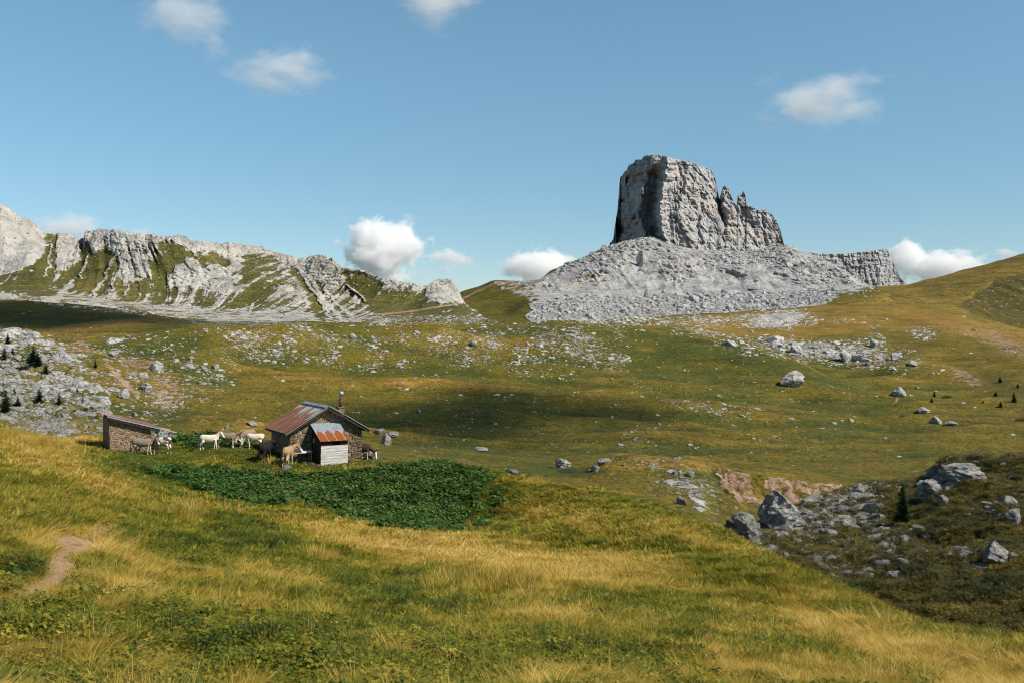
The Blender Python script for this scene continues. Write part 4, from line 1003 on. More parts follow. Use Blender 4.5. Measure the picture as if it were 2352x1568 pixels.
def tuft(name, n, h0, h1, spread, width, lean, curve, mat, seed, wind=0.0, segs=3):
    r = random.Random(seed); vs = []; fs = []
    for i in range(n):
        a = r.uniform(0, 6.283); rad = spread * math.sqrt(r.random()); bx, by = math.cos(a) * rad, math.sin(a) * rad
        h = r.uniform(h0, h1); la = a + r.uniform(-.9, .9); ln = lean * r.uniform(.3, 1.2)
        dx, dy = math.cos(la) * ln - wind, math.sin(la) * ln - wind * .3
        wa = r.uniform(0, 3.14); wx, wy = math.cos(wa) * width, math.sin(wa) * width
        o = len(vs)
        for k in range(segs + 1):
            t = k / segs; q = t + curve * t * t
            px, py, pz = bx + dx * h * q, by + dy * h * q, h * t * (1 - .28 * curve * t)
            ww = (1 - t) ** .6 * (1 if k < segs else .1)
            vs += [(px - wx * ww, py - wy * ww, pz), (px + wx * ww, py + wy * ww, pz)]
        for k in range(segs): fs.append((o + 2*k, o + 2*k + 1, o + 2*k + 3, o + 2*k + 2))
    me = bpy.data.meshes.new(name); me.from_pydata(vs, [], fs); me.update(); me.materials.append(mat)
    return me
def leafplant(name, n, L, Wd, h, spread, mat, seed):
    r = random.Random(seed); vs = []; fs = []
    for i in range(n):
        a = r.uniform(0, 6.283); rad = spread * math.sqrt(r.random()); bx, by = math.cos(a) * rad, math.sin(a) * rad
        z0 = h * r.uniform(.3, 1); d = r.uniform(0, 6.283); up = r.uniform(-.5, .6); l = L * r.uniform(.6, 1.2); w_ = Wd * r.uniform(.7, 1.2)
        ax = Vector((math.cos(d), math.sin(d), up)).normalized(); sd2 = Vector((-math.sin(d), math.cos(d), r.uniform(-.4, .4))).normalized()
        c = Vector((bx, by, z0)); o = len(vs)
        for t, ww, dz in ((0, .15, 0), (.3, 1, .02), (.7, .85, 0), (1, .1, -.06)):
            q = c + ax * l * (t - .4) + Vector((0, 0, dz * L * 3))
            vs += [tuple(q - sd2 * w_ * ww / 2), tuple(q + Vector((0, 0, -.12 * w_))), tuple(q + sd2 * w_ * ww / 2)]
        for k in range(3):
            for e in range(2): fs.append((o + 3*k + e, o + 3*k + e + 1, o + 3*k + e + 4, o + 3*k + e + 3))
    me = bpy.data.meshes.new(name); me.from_pydata(vs, [], fs); me.update(); me.materials.append(mat)
    return me
G_green = plant_mat("green_grass", (.075, .108, .012), (.215, .205, .020), (.43, .33, .045))
G_dry = plant_mat("dry_grass", (.26, .195, .028), (.45, .315, .048), (.68, .49, .15))
G_dock = plant_mat("dock_leaves", (.022, .065, .012), (.060, .130, .024), (.15, .23, .05), .35)
G_low = plant_mat("low_leaves", (.040, .085, .014), (.085, .135, .020), (.17, .19, .03), .3)
G_heath = plant_mat("heath_shrub", (.032, .042, .009), (.115, .092, .018), (.27, .175, .04), .2)

def build_grass():
    U, V, Y = near.U, near.V, near.Y
    def put(name, weight, n, kinds, s0, s1, tint_fn, lod=None, dmin=0, dmax=200, tilt=.15, zs=1.0):
        wgt = weight * (Y >= dmin) * (Y < dmax) * (Y > 5)
        p, r, c = pick(near, np.clip(wgt, 0, None), n)
        s = rng.uniform(s0, s1, n)
        if lod is not None: s = s * lod(p[:, 1])
        p[:, 2] -= .02
        rot = np.stack([rng.normal(0, tilt, n), rng.normal(0, tilt, n), rng.random(n) * 6.28], -1)
        scl = np.stack([s, s, s * zs * rng.uniform(.75, 1.25, n)], -1)
        return scatter(name, p, rot, scl, rng.integers(0, len(kinds), n), np.clip(tint_fn(r, c) + rng.normal(0, .27, n), -.3, 1.4), kinds)
    # near, middle and far tufts: the same plants with blades merged as they get smaller in view
    def kinds_for(wd, nb):
        g = [tuft("g%d" % i, nb, .05, .16, .15, wd, .75, .7, G_green, 500 + i) for i in range(5)]
        d = [tuft("d%d" % i, int(nb * .6), .07, .21, .17, wd * .8, .55, .8, G_dry, 520 + i, wind=.35) for i in range(5)]
        m_ = [tuft("m%d" % i, int(nb * .7), .10, .24, .20, wd * .85, 1.2, 1.0, G_dry, 540 + i, wind=.7) for i in range(4)]
        return g, d, m_
    gN, dN, mN = kinds_for(.0035, 46); gM, dM, mM = kinds_for(.008, 32); gF, dF, mF = kinds_for(.019, 20)
    dry, dock, soil, ter = near.dry, near.dock, near.soil, near.terrace
    bare = 1 - np.clip(soil * 1.6, 0, 1)
    wet = np.clip(1.15 - dry, .12, 1) * (1 - dock) * bare
    wdr = sstep(.30, .95, dry) * (1 - dock) * bare * (1 - ter)
    tg = lambda r, c: .25 + .75 * dry[r, c]
    td = lambda r, c: .15 + .55 * dry[r, c]
    tall = sstep(.05, .35, fbm(near.X / 2.2, near.Y / 2.2, 0, 3, 88)) 
    put("grass", wet, 16000, gN, .7, 1.3, tg, dmax=24)
    put("grass", wet, 17000, gM, .9, 1.7, tg, dmin=20, dmax=42)
    put("grass", wet * (1 - ter), 15000, gF, .9, 1.5, tg, dmin=38)
    sF = [tuft("s%d" % i, 30, .03, .07, .22, .018, .9, .6, G_green, 700 + i) for i in range(4)]
    put("short_grass", ter, 5000, sF, .8, 1.3, lambda r, c: .30 + .3 * dry[r, c], dmin=50)
    put("dry_grass", wdr * (.2 + tall), 6500, dN, .5, 1.1, td, dmax=24)
    put("dry_grass", wdr * (.35 + tall), 11000, dM, .7, 1.4, td, dmin=20, dmax=42)
    put("dry_grass", wdr * (.35 + tall), 9000, dF, .7, 1.4, td, dmin=38)
    put("matted_grass", wdr * .8 + np.clip(soil * (1.05 - soil) * 3, 0, 1), 2600, mN, .7, 1.2, lambda r, c: .4 + .4 * dry[r, c], dmax=26)
    put("matted_grass", wdr * .8 + np.clip(soil * (1.05 - soil) * 3, 0, 1), 4200, mM, .7, 1.3, lambda r, c: .4 + .4 * dry[r, c], dmin=22, dmax=75)
    # short leafy herbs in the green patches
    herb = [leafplant("h%d" % i, 26, .07, .042, .09, .17, G_green, 560 + i) for i in range(4)]
    put("herbs", np.clip(.62 - dry, 0, 1) * (1 - dock) * bare, 9500, herb, .8, 1.5, lambda r, c: .12 + .3 * dry[r, c], dmax=34)
    # dark rushes
    rush = [tuft("r%d" % i, 70, .15, .34, .13, .006, .9, .5, plant_mat("rush%d" % i, (.014, .035, .010), (.03, .055, .014), (.08, .08, .02)), 580 + i) for i in range(2)]
    put("rushes", sstep(.1, -.3, dry) * (1 - dock) * (1 - ter) * bare, 330, rush, .4, 1.0, lambda r, c: .2 + 0 * dry[r, c], dmax=45)
    # tall stalks
    stalk = [tuft("s%d" % i, 12, .45, .85, .22, .0035, .28, .5, G_dry, 600 + i, wind=.12, segs=4) for i in range(5)]
    put("tall_grass", wdr * tall + .06, 420, stalk, .45, .8, lambda r, c: .55 + .3 * dry[r, c], dmax=30)
    stalkf = [tuft("t%d" % i, 30, .35, .75, .3, .010, .35, .5, G_dry, 620 + i, wind=.10, segs=3) for i in range(5)]
    edge = np.zeros_like(U)
    for (cx, cy, rx, ry) in [(90,1020,130,22),(1230,1100,26,14),(1085,1075,20,12),(1010,1058,40,6),(840,1080,30,6),(430,1170,60,20),(640,1070,30,8),(740,1280,24,10),(1110,1340,140,18),(670,1160,16,10),(1030,1105,24,20),(30,1000,60,16)]:
        edge += ell(U, V, cx, cy, rx, ry, 0, .7)
    put("tall_grass", edge, 420, stalkf, .5, .95, lambda r, c: .45 + 0 * dry[r, c], dmin=18)
    # dock bank
    dk = [leafplant("k%d" % i, 22, .20, .12, .30, .34, G_dock, 640 + i) for i in range(6)]
    pat = .4 + 1.2 * np.clip(fbm(near.X / 3, near.Y / 3, 0, 3, 650) + .4, 0, 1)
    put("dock_plants", dock * np.clip(pat, .35, 1.3), 8600, dk, .35, 1.3, lambda r, c: .25 + .5 * (pat[r, c] - .6), tilt=.2)
    G_seed = plant_mat('dock_seed', (.10, .045, .018), (.16, .075, .03), (.24, .14, .05), .2)
    sd_k = [tuft('q%d' % i, 5, .45, .85, .10, .022, .15, .3, G_seed, 720 + i, segs=3) for i in range(3)]
    put('dock_stalks', dock, 420, sd_k, .6, 1.0, lambda r, c: .4 + 0 * dock[r, c])
    shortleaf = [leafplant("l%d" % i, 18, .09, .055, .07, .25, G_low, 660 + i) for i in range(4)]
    put("ground_leaves", ter * .25 + ell(U, V, 300, 1055, 140, 24, 8) * .6 + ell(U, V, 350, 1090, 160, 30, 10) * .4 + sstep(.3, .9, dock) * .5, 6000, shortleaf, .7, 1.4, lambda r, c: .55 + .25 * np.clip(dry[r, c], -1, 1), dmin=36)
    # heath on the gully slope
    hk = [leafplant("e%d" % i, 60, .10, .06, .30, .42, G_heath, 680 + i) for i in range(5)]
    q, r, c = pick(val, val.sl * (1 - np.clip(val.rock * 1.6, 0, .9)) + .25 * np.clip(val.leftrock, 0, 1) * 0, 9000)
    n = len(q); s = rng.uniform(.55, 1.25, n)
    q[:, 2] -= .08
    scatter("heath", q, np.stack([rng.normal(0, .2, n), rng.normal(0, .2, n), rng.random(n) * 6.28], -1), np.stack([s, s, s * rng.uniform(.6, 1.2, n)], -1),
            rng.integers(0, 5, n), np.clip(.35 + .9 * fbm(q[:, 0] / 5, q[:, 1] / 5, 0, 3, 690) + rng.normal(0, .15, n), -.2, 1.3), hk)
build_grass()
print("grass", round(time.time() - T0, 1))

# ------------------------------------------------------------------ HUT
M_stone = masonry("hut_masonry", ((.20, .14, .085), (.13, .10, .075), (.26, .19, .12)), (.38, .30, .20), .31, .035)
M_stone_dk = masonry("chimney_masonry", ((.22, .13, .07), (.15, .09, .06), (.30, .20, .11)), (.36, .25, .15), .16, .05)
M_stone_sh = masonry("shelter_masonry", ((.21, .135, .08), (.15, .105, .075), (.27, .18, .11)), (.40, .31, .21), .29, .035)
M_wood_dk = simple("dark_timber", (.055, .040, .028), .9, (.025, .018, .013), 5, stretch=(1, 1, 6), bump=.01)
M_wood_gr = simple("weathered_boards", (.60, .58, .54), .85, (.30, .28, .25), 3, stretch=(.6, .6, 9), bump=.01)
M_wood_lt = simple("pale_pole_wood", (.42, .37, .24), .85, (.28, .24, .15), 4)
M_metal_gr = simple("galvanised_metal", (.34, .38, .42), .42, (.24, .27, .30), 3, metal=.35, spec=.5)
M_pipe = simple("rusty_pipe", (.085, .055, .045), .8, (.05, .035, .03), 5)
M_black = simple("painted_opening_shade", (.008, .008, .008), 1)
M_white = simple("white_enamel", (.75, .76, .78), .4, (.6, .62, .65), 3)
M_sheet = simple("torn_plastic_sheet", (.42, .43, .44), .7, (.10, .10, .11), 7, bump=.03)

def tin(name, grey, rust, dark, mode):
    m, nt, b, out = newmat(name); N = NT(nt); o = N.obj()
    s_ = N.n("ShaderNodeSeparateXYZ"); N.L(o, s_.inputs[0]); X, Y, Z = s_.outputs
    if mode == 'porch':    # x across, y downwards along the slope (0..1.98)
        lob = N.math('ABSOLUTE', N.math('SINE', N.math('MULTIPLY', N.math('ADD', X, .03), math.pi / .62)))
        edge = N.math('ADD', N.math('MULTIPLY', lob, -.62), 1.62)
        st = N.noise(N.scale(o, 14, 1.2, 1), 1.0, 4, .6)
        v = N.math('SUBTRACT', N.math('ADD', Y, N.math('MULTIPLY', N.math('SUBTRACT', st, .5), .75)), edge)
        rm = N.rng(v, -.05, .12)
        rm = N.math('MULTIPLY', rm, N.rng(lob, .10, .22))
        col = N.mix(N.rng(N.noise(N.scale(o, 3, 1, 1), 2, 3), .4, .7), grey, dark)
        rc = N.mix(N.rng(N.noise(o, 6, 4), .4, .7), rust, (.22, .065, .018))
        col = N.mix(rm, col, rc)
    else:
        st = N.noise(N.scale(o, 6, .45, 1), 1.0, 5, .6); st2 = N.noise(N.scale(o, 1.2, .6, 1), 1.0, 3, .5)
        g = N.rng(N.math('ADD', N.math('MULTIPLY', Y, .30), N.math('MULTIPLY', X, -.07)), -.40, .60, 0, 1, False)
        v = N.math('ADD', N.math('ADD', g, N.math('MULTIPLY', N.math('SUBTRACT', st, .5), 2.4)), N.math('MULTIPLY', N.math('SUBTRACT', st2, .5), .5))
        rm = N.rng(v, .30, .62)
        rc = N.mix(N.rng(st2, .4, .65), rust, tuple(c * .6 for c in rust))
        col = N.mix(rm, N.mix(N.rng(st2, .4, .6), grey, dark), rc)
    N.L(col, b.inputs["Base Color"]); b.inputs["Roughness"].default_value = .55; b.inputs["Metallic"].default_value = .15; b.inputs["Specular IOR Level"].default_value = .4
    return m
M_roofL = tin("rust_streaked_roof", (.36, .34, .32), (.20, .085, .050), (.24, .22, .21), 'main')
M_roofR = tin("grey_roof", (.40, .43, .46), (.16, .10, .08), (.28, .31, .34), 'main')
M_roofP = tin("porch_tin", (.34, .40, .43), (.40, .125, .030), (.24, .29, .32), 'porch')

def slope_sheet(name, w, l, mat, parent, loc, ax_x, ax_y, ribs, rib_h, corr=False):
    """sheet with local x across, y down the slope; ax_x, ax_y unit vectors in the parent's space"""
    ax_x = Vector(ax_x).normalized(); ax_y = Vector(ax_y).normalized(); ax_z = ax_x.cross(ax_y).normalized()
    if ax_z.z < 0: ax_z = -ax_z
    vs = []; fs = []
    if corr:
        n = ribs * 8; xs = [w * i / n for i in range(n + 1)]; zs = [rib_h * math.cos(2 * math.pi * ribs * i / n) for i in range(n + 1)]
    else:
        xs = []; zs = []
        for i in range(ribs + 1):
            c = w * i / ribs
            for dx, h in ((-.05, 0), (-.02, rib_h), (.02, rib_h), (.05, 0)):
                q = min(max(c + dx, 0), w)
                if not xs or q > xs[-1]: xs.append(q); zs.append(h)
    m_ = len(xs); ys = [0, l * .5, l * .503, l]; off = [0, 0, .012, .012]
    for th in (0, -.012):
        for yy, of in zip(ys, off):
            for xx, zz in zip(xs, zs): vs.append((xx, yy, zz - of * 0 + th + (of if False else 0)))
    r = len(ys)
    for lay in range(2):
        for j in range(r - 1):
            for i in range(m_ - 1):
                a = lay * r * m_ + j * m_ + i; q = (a, a + 1, a + m_ + 1, a + m_)
                fs.append(q if lay == 0 else q[::-1])
    T = r * m_
    for i in range(m_ - 1):
        fs.append((i, i + T, i + 1 + T, i + 1)); e = (r - 1) * m_; fs.append((e + i, e + i + 1, e + i + 1 + T, e + i + T))
    for j in range(r - 1):
        a = j * m_; fs.append((a, a + m_, a + m_ + T, a + T)); a += m_ - 1; fs.append((a, a + T, a + m_ + T, a + m_))
    me = bpy.data.meshes.new(name); me.from_pydata(vs, [], fs); me.update()
    o = link(name, me, mat, parent)
    o.matrix_local = Matrix(((ax_x.x, ax_y.x, ax_z.x, loc[0]), (ax_x.y, ax_y.y, ax_z.y, loc[1]), (ax_x.z, ax_y.z, ax_z.z, loc[2]), (0, 0, 0, 1)))
    return o

def wall_prism(name, prof, y0, y1, mat, parent):
    """profile in x-z extruded along y"""
    n = len(prof); vs = [(a, y0, b) for a, b in prof] + [(a, y1, b) for a, b in prof]
    fs = [tuple(range(n)), tuple(range(2*n - 1, n - 1, -1))] + [(i, i + n, (i+1) % n + n, (i+1) % n) for i in range(n)]
    me = bpy.data.meshes.new(name); me.from_pydata(vs, [], fs)
    bm = bmesh.new(); bm.from_mesh(me); bmesh.ops.recalc_face_normals(bm, faces=bm.faces); bm.to_mesh(me); bm.free()
    return link(name, me, mat, parent)

HA = 30.0
gz = float(near_z(-13, 69.5))
hut = empty("stone_hut", (-15.15, 68.0, -8.98), R(HA))
tag(hut, "small stone hut with a rusty ribbed tin gable roof and a board porch", "hut")
print("hut ground", gz, [round(float(near_z(-15.15 + .866*s, 68 + .5*s)), 2) for s in (0, 2.5, 5)])
HW, HD, EH, RH, OV = 5.13, 4.4, 2.28, 3.72, .45
wall_prism("wall", [(0, -.8), (HW, -.8), (HW, EH - .02), (HW / 2, RH - .10), (0, EH - .02)], 0, HD, M_stone, hut)
# proud corner and face stones
r = random.Random(5); mb = MB()
for side in (0, 1):
    z = -.3
    while z < EH - .3:
        h = r.uniform(.16, .30); l = r.uniform(.3, .6)
        x0 = l / 2 - .05 if side == 0 else HW - l / 2 + .05
        mb.box((x0, .0, z + h / 2), (l, .14, h * .88), Euler((r.uniform(-.03, .03),) * 3).to_matrix()); z += h
for k in range(60):
    xx = r.uniform(.3, HW - .3); zz = r.uniform(0, EH + .6 - abs(xx - HW/2) * .5)
    if 1.4 < xx < 3.5 and zz < 2.6: continue
    mb.box((xx, .0, zz), (r.uniform(.22, .5), r.uniform(.05, .12), r.uniform(.13, .24)), Euler((0, r.uniform(-.06, .06), 0)).to_matrix())
M_q = rock_mat("corner_stone", (.27, .20, .13), (.14, .11, .08), (.20, .13, .07)); mb.build("quoin_stones", M_q, hut, bevel=.02)
hl = HW / 2 + .48; dz = (RH - EH) / (HW / 2); drop = dz * hl
yl = (-1, 0, -dz); rl = math.hypot(hl, drop)
roof = empty("roof", (0, 0, 0)); roof.parent = hut
# left slope: local x runs from back to front so that x grows towards the gable
slope_sheet("roof_sheet", HD + .75, rl, M_roofL, roof, (HW / 2, HD + .25, RH + .03), (0, -1, 0), (-hl, 0, -drop), 12, .045)
slope_sheet("roof_sheet", HD + .75, rl, M_roofR, roof, (HW / 2, HD + .25, RH + .03), (0, -1, 0), (hl, 0, -drop), 12, .045)
mb = MB()
for sg in (-1, 1):
    mb.bar((HW/2, -.46, RH - .09), (HW/2 + sg * hl, -.46, RH - .09 - drop), .05, .17)
    mb.bar((HW/2, -.30, RH - .11), (HW/2 + sg * hl * .98, -.30, RH - .11 - drop * .98), .10, .12)
for q in (.02, .34, .66, .97):
    for sg in (-1, 1): mb.bar((HW/2 + sg * hl * q, -.45, RH - .12 - drop * q), (HW/2 + sg * hl * q, HD + .2, RH - .12 - drop * q), .09, .10)
mb.build("rafters", M_wood_dk, roof)
mb = MB()
mb.bar((HW/2 + .12, -.52, RH + .045), (HW/2 + .98, -.52, RH + .045 - dz * .86), .10, .05)
mb.bar((HW/2 + 1.15, -.52, RH + .03 - dz * 1.0), (HW/2 + hl, -.52, RH + .03 - drop), .08, .04)
mb.bar((HW/2 - .10, -.50, RH - .03), (HW/2 - hl, -.50, RH - .03 - drop), .03, .035)
mb.build("edge_trim", M_metal_gr, roof)
mb = MB()
for sg in (-1, 1):
    p0 = Vector((HW/2, -.5, RH + .085)); mb.box((HW/2 + sg * .12, HD/2 - .1, RH + .055), (.27, HD + .78, .02), Euler((0, sg * math.atan(dz), 0)).to_matrix())
mb.build("ridge_cap", M_metal_gr, roof)
# porch
px0, px1, PL, pb = 1.52, 3.42, 1.90, -.12
porch = empty("porch", (0, 0, 0)); porch.parent = hut
ptop, pfront = 2.62, 1.70
mb = MB()
mb.quadmesh([(px0, .0, pb - .4), (px0, -PL, pb - .4), (px0, -PL, pfront - .06), (px0, 0, ptop - .12), (px0 + .05, 0, pb - .4), (px0 + .05, -PL, pb - .4), (px0 + .05, -PL, pfront - .06), (px0 + .05, 0, ptop - .12)],
            [(0,1,2,3), (7,6,5,4), (0,4,5,1), (1,5,6,2), (2,6,7,3), (3,7,4,0)])
mb.quadmesh([(px1 - .05, .0, pb - .4), (px1 - .05, -PL, pb - .4), (px1 - .05, -PL, pfront - .06), (px1 - .05, 0, ptop - .12), (px1, 0, pb - .4), (px1, -PL, pb - .4), (px1, -PL, pfront - .06), (px1, 0, ptop - .12)],
            [(0,1,2,3), (7,6,5,4), (0,4,5,1), (1,5,6,2), (2,6,7,3), (3,7,4,0)])
mb.build("side_panel", M_wood_dk, porch)
mb = MB(); z = pb - .02; r = random.Random(3)
while z < 1.22:
    h = r.uniform(.14, .21); h = min(h, 1.25 - z)
    mb.box(((px0 + px1)/2 + r.uniform(-.01, .01), -PL - .02 + r.uniform(-.006, .006), z + h / 2), (px1 - px0 + .02, .035, h - .012), Euler((r.uniform(-.03, .02), r.uniform(-.006, .006), 0)).to_matrix()); z += h
mb.build("front_boards", M_wood_gr, porch)
mb = MB()
mb.box(((px0 + px1)/2, -PL + .02, pfront - .10), (px1 - px0, .05, .14))
mb.box((px0 + .40, -PL + .0, 1.43), (.80, .04, .34)); mb.box((px1 - .28, -PL + .0, 1.43), (.56, .04, .34))
mb.build("upper_boards", M_wood_dk, porch)
mb = MB(); mb.box(((px0 + px1)/2 + .10, -PL + .06, 1.42), (.62, .03, .40)); mb.build("opening_shade_panel", M_black, porch)  # black panel painted as the shade inside the porch opening
mb = MB()
for k in range(9): mb.box((px0 - .1 + k * .25 + random.uniform(-.04, .04), -PL - .06 + random.uniform(-.08, .05), pb - .12), (random.uniform(.2, .42), random.uniform(.2, .4), random.uniform(.1, .2)), Euler((random.uniform(-.1, .1), random.uniform(-.1, .1), random.random())).to_matrix())
mb.build("stone_footing", M_q, porch, bevel=.02)
pd = Vector((0, -(PL + .28), -(ptop - pfront) * 1.13)); 
slope_sheet("porch_roof", px1 - px0 + .22, pd.length, M_roofP, porch, (px0 - .12, .02, ptop), (1, 0, 0), pd, 26, .014, corr=True)
# chimney
cx_, cy_ = 4.72, 3.0
ch = empty("chimney", (0, 0, 0)); ch.parent = hut
mb = MB(); mb.box((cx_, cy_, 2.85), (.46, .46, 1.10)); mb.box((cx_, cy_, 3.42), (.54, .54, .06)); mb.build("chimney_stack", M_stone_dk, ch)
mb = MB(); mb.tube([(cx_, cy_, 3.40), (cx_, cy_, 4.06)], .105, 14); mb.build("chimney_pipe", M_pipe, ch, True)
mb = MB(); mb.tube([(cx_, cy_, 4.02), (cx_ - .01, cy_, 4.22), (cx_ + .02, cy_ - .03, 4.36), (cx_ + .0, cy_ - .16, 4.44), (cx_ - .03, cy_ - .28, 4.42)], [.11, .125, .16, .17, .16], 14)
mb.build("chimney_cowl", M_metal_gr, ch, True)

def on_hut(x, y, z): return hut.matrix_basis @ Vector((x, y, z))
# pan on the porch side
mb = MB(); mb.tube([(px0 - .03, -.62, 1.50), (px0 - .08, -.62, 1.50)], .19, 18); mb.bar((px0 - .04, -.62, 1.68), (px0 - .04, -.62, 1.86), .03, .02)
o = mb.build("hanging_pan", M_metal_gr); o.matrix_basis = hut.matrix_basis.copy(); tag(o, "round grey metal pan hanging on the dark side of the hut porch", "pan")
# table with boxes
tb = empty("table", on_hut(.40, -.75, 0), R(HA)); tb.location.z = float(near_z(tb.location.x, tb.location.y)) - .02
tag(tb, "light folding table with thin metal legs against the hut's front wall", "table")
mb = MB(); mb.box((0, 0, .745), (1.75, .6, .035)); mb.build("table_top", M_wood_lt, tb)
for a in (-.78, .78):
    for b_ in (-.25, .25):
        mb = MB(); mb.tube([(a, b_, 0), (a, b_, .73)], .008, 8); mb.build("leg", M_white, tb, True)
mb = MB(); mb.tube([(.15, -.25, .12), (.78, -.25, .12)], .008, 8); mb.build("stretcher", M_white, tb, True)
tw_ = tb.matrix_basis
def on_table(x, y, z): return tb.matrix_basis @ Vector((x, y, z))
o = empty("tray", on_table(.42, -.04, .763), R(HA)); tag(o, "white enamel tray lying on the table by the porch", "tray")
mb = MB(); mb.box((0, 0, .01), (.66, .40, .02)); mb.build("base", M_white, o)
mb = MB(); mb.box((0, -.2, .045), (.68, .02, .09)); mb.box((0, .2, .045), (.68, .02, .09)); mb.box((-.33, 0, .045), (.02, .38, .09)); mb.box((.33, 0, .045), (.02, .38, .09)); mb.build("rim", M_white, o)
mb = MB(); mb.box((0, 0, .07), (.30, .22, .14)); mb.box((0, 0, .15), (.32, .24, .02)); o = mb.build("carton", simple("pale_carton", (.55, .54, .50), .8, (.4, .38, .34)), bevel=.01); o.matrix_basis = Matrix.Translation(on_table(.12, .12, .765)) @ Matrix.Rotation(R(HA + 6), 4, 'Z'); tag(o, "pale cardboard carton behind the white tray on the table", "carton")
mb = MB(); mb.tube([(0, 0, 0), (0, 0, .24)], [.13, .16], 14); mb.tube([(0, 0, .24), (0, 0, .26)], [.17, .17], 14); o = mb.build("bucket", M_white, smooth=True); o.location = on_table(-.74, -.08, .765); tag(o, "white bucket at the left end of the table behind the tan donkey", "bucket")
# wood pile behind the hut's right corner
wp = empty("wood_pile", on_hut(5.75, 1.8, 0), R(HA)); wp.location.z = float(near_z(wp.location.x, wp.location.y))
tag(wp, "stack of split grey logs behind the right corner of the hut", "wood pile")
r = random.Random(9)
for k in range(26):
    mb = MB(); a = r.uniform(-.5, .7); h_ = .06 + .1 * (k // 3); h_ = min(h_, 1.25); 
    mb.tube([(a - .35, r.uniform(-.3, .3), h_), (a + .35, r.uniform(-.3, .3), h_ + r.uniform(-.06, .1))], r.uniform(.045, .075), 7)
    mb.build("log", simple("grey_log", (.34, .30, .25), .9, (.2, .17, .13)) if k == 0 else bpy.data.materials["grey_log"], wp)
# rubble by the porch
for i, (x_, y_, s_, lab) in enumerate([(1.0, -1.5, .30, "brown stone lying in the grass left of the porch foot"), (1.28, -1.95, .22, "reddish stone at the left front corner of the porch"), (3.8, -1.95, .24, "flat stone at the right front corner of the porch")]):
    me = rock_mesh("stone", 3, 700 + i, 1.2, 1, .6); me.materials.append(M_q); o = link("stone", me); p = on_hut(x_, y_, 0); o.scale = (s_,) * 3; o.location = (p.x, p.y, float(near_z(p.x, p.y)) + s_ * .15); tag(o, lab, "stone")
me = rock_mesh("stone", 3, 710, 1.2, 1, .7); me.materials.append(M_q); o = link("stone", me); p = on_hut(6.3, .6, 0); o.scale = (.62, .5, .55); o.location = (p.x, p.y, float(near_z(p.x, p.y)) + .15); tag(o, "brown block of stone behind the legs of the dark grazing donkey", "stone")

# ------------------------------------------------------------------ SHELTER
SA = 30.0
sx0, sy0 = -27.9, 69.0
sh = empty("animal_shelter", (sx0, sy0, -8.20), R(SA))
tag(sh, "low stone shelter with a single pitch roof and an open bay on its right", "shelter")
SW, SS, SD = 4.15, 2.75, 3.1
zt0, zt1 = 2.22, 1.42           # roof height left / at the stone wall's right end
ze = zt0 - (zt0 - zt1) / SS * SW
mb_ = wall_prism("wall", [(0, -.7), (SS, -.9), (SS, zt1 - .14), (0, zt0 - .14)], 0, .45, M_stone_sh, sh)
wall_prism("wall", [(0, -.7), (SW, -.9), (SW, ze - .12), (0, zt0 - .14)], SD - .4, SD, M_stone_sh, sh)
mb = MB(); mb.quadmesh([(0, .45, -.7), (.4, .45, -.7), (.4, SD - .4, -.7), (0, SD - .4, -.7), (0, .45, zt0 - .14), (.4, .45, zt0 - .22), (.4, SD - .4, zt0 - .22), (0, SD - .4, zt0 - .14)], [(0,3,2,1),(4,5,6,7),(0,1,5,4),(1,2,6,5),(2,3,7,6),(3,0,4,7)]); mb.build("side_wall", M_stone_sh, sh)
mb = MB(); z_ = zt0
mb.bar((-.16, -.25, zt0 + .01), (SW * .80, -.25, zt0 - .06 - (zt0 - ze) * .80), .10, .20); mb.bar((-.1, .2, zt0 - .16), (SW, .2, ze - .16), .12, .14)
for k in range(6): mb.bar((.1 + k * .78, -.28, zt0 - .02 - (zt0 - ze) * (k * .78 + .1) / SW - .05), (.1 + k * .78, SD + .2, zt0 - .07 - (zt0 - ze) * (k * .78 + .1) / SW), .09, .09)
mb.build("roof_beams", M_wood_dk, sh)
M_shroof = tin("shelter_tin", (.30, .20, .18), (.17, .07, .055), (.22, .13, .11), 'main')
dirn = Vector((SW * .86, 0, -(zt0 - ze) * .86))
slope_sheet("roof", SD + .6, dirn.length, M_shroof, sh, (-.2, SD + .28, zt0 + .16), (0, -1, 0), dirn, 6, .03)
mb = MB(); mb.bar((-.2, -.335, zt0 + .10), (SW * .80, -.335, zt0 + .10 - (zt0 - ze) * .83), .035, .09); mb.build("fascia", M_metal_gr, sh)
mb = MB(); mb.bar((SW * .78, -.12, ze + .30), (SW + .34, -.12, ze - .05), .09, .07); mb.bar((SW * .78, SD * .6, ze + .30), (SW + .3, SD * .6, ze - .02), .09, .07); mb.build("eave_pole", M_wood_lt, sh)
for (a, b_) in ((SW - .02, -.08), (SW - .10, 1.3)):
    mb = MB(); gz_ = -.75; mb.tube([(a, b_, gz_), (a, b_, ze + .02)], .008, 8); mb.build("post", M_wood_lt, sh, True)
mb = MB(); n = 14
for i in range(n):
    for j in range(6): pass
vs = [(SS + .22 + 1.1 * i / n, -.14 + .05 * math.sin(i * 1.7 + j) , zt1 - .10 - (zt0 - zt1) / SS * 1.1 * i / n * .8 - (.52 - .10 * abs(math.sin(i * .6))) * j / 5) for j in range(6) for i in range(n + 1)]
mb.quadmesh(vs, [(j*(n+1)+i, j*(n+1)+i+1, (j+1)*(n+1)+i+1, (j+1)*(n+1)+i) for j in range(5) for i in range(n)])
o = mb.build("hanging_sheet", M_sheet, sh); sm = o.modifiers.new("t", 'SOLIDIFY'); sm.thickness = .012
mb = MB(); mb.box((SS + .03, -.10, zt1 - .22), (.22, .08, .25)); mb.build("junction_box", M_white, sh, bevel=.01)
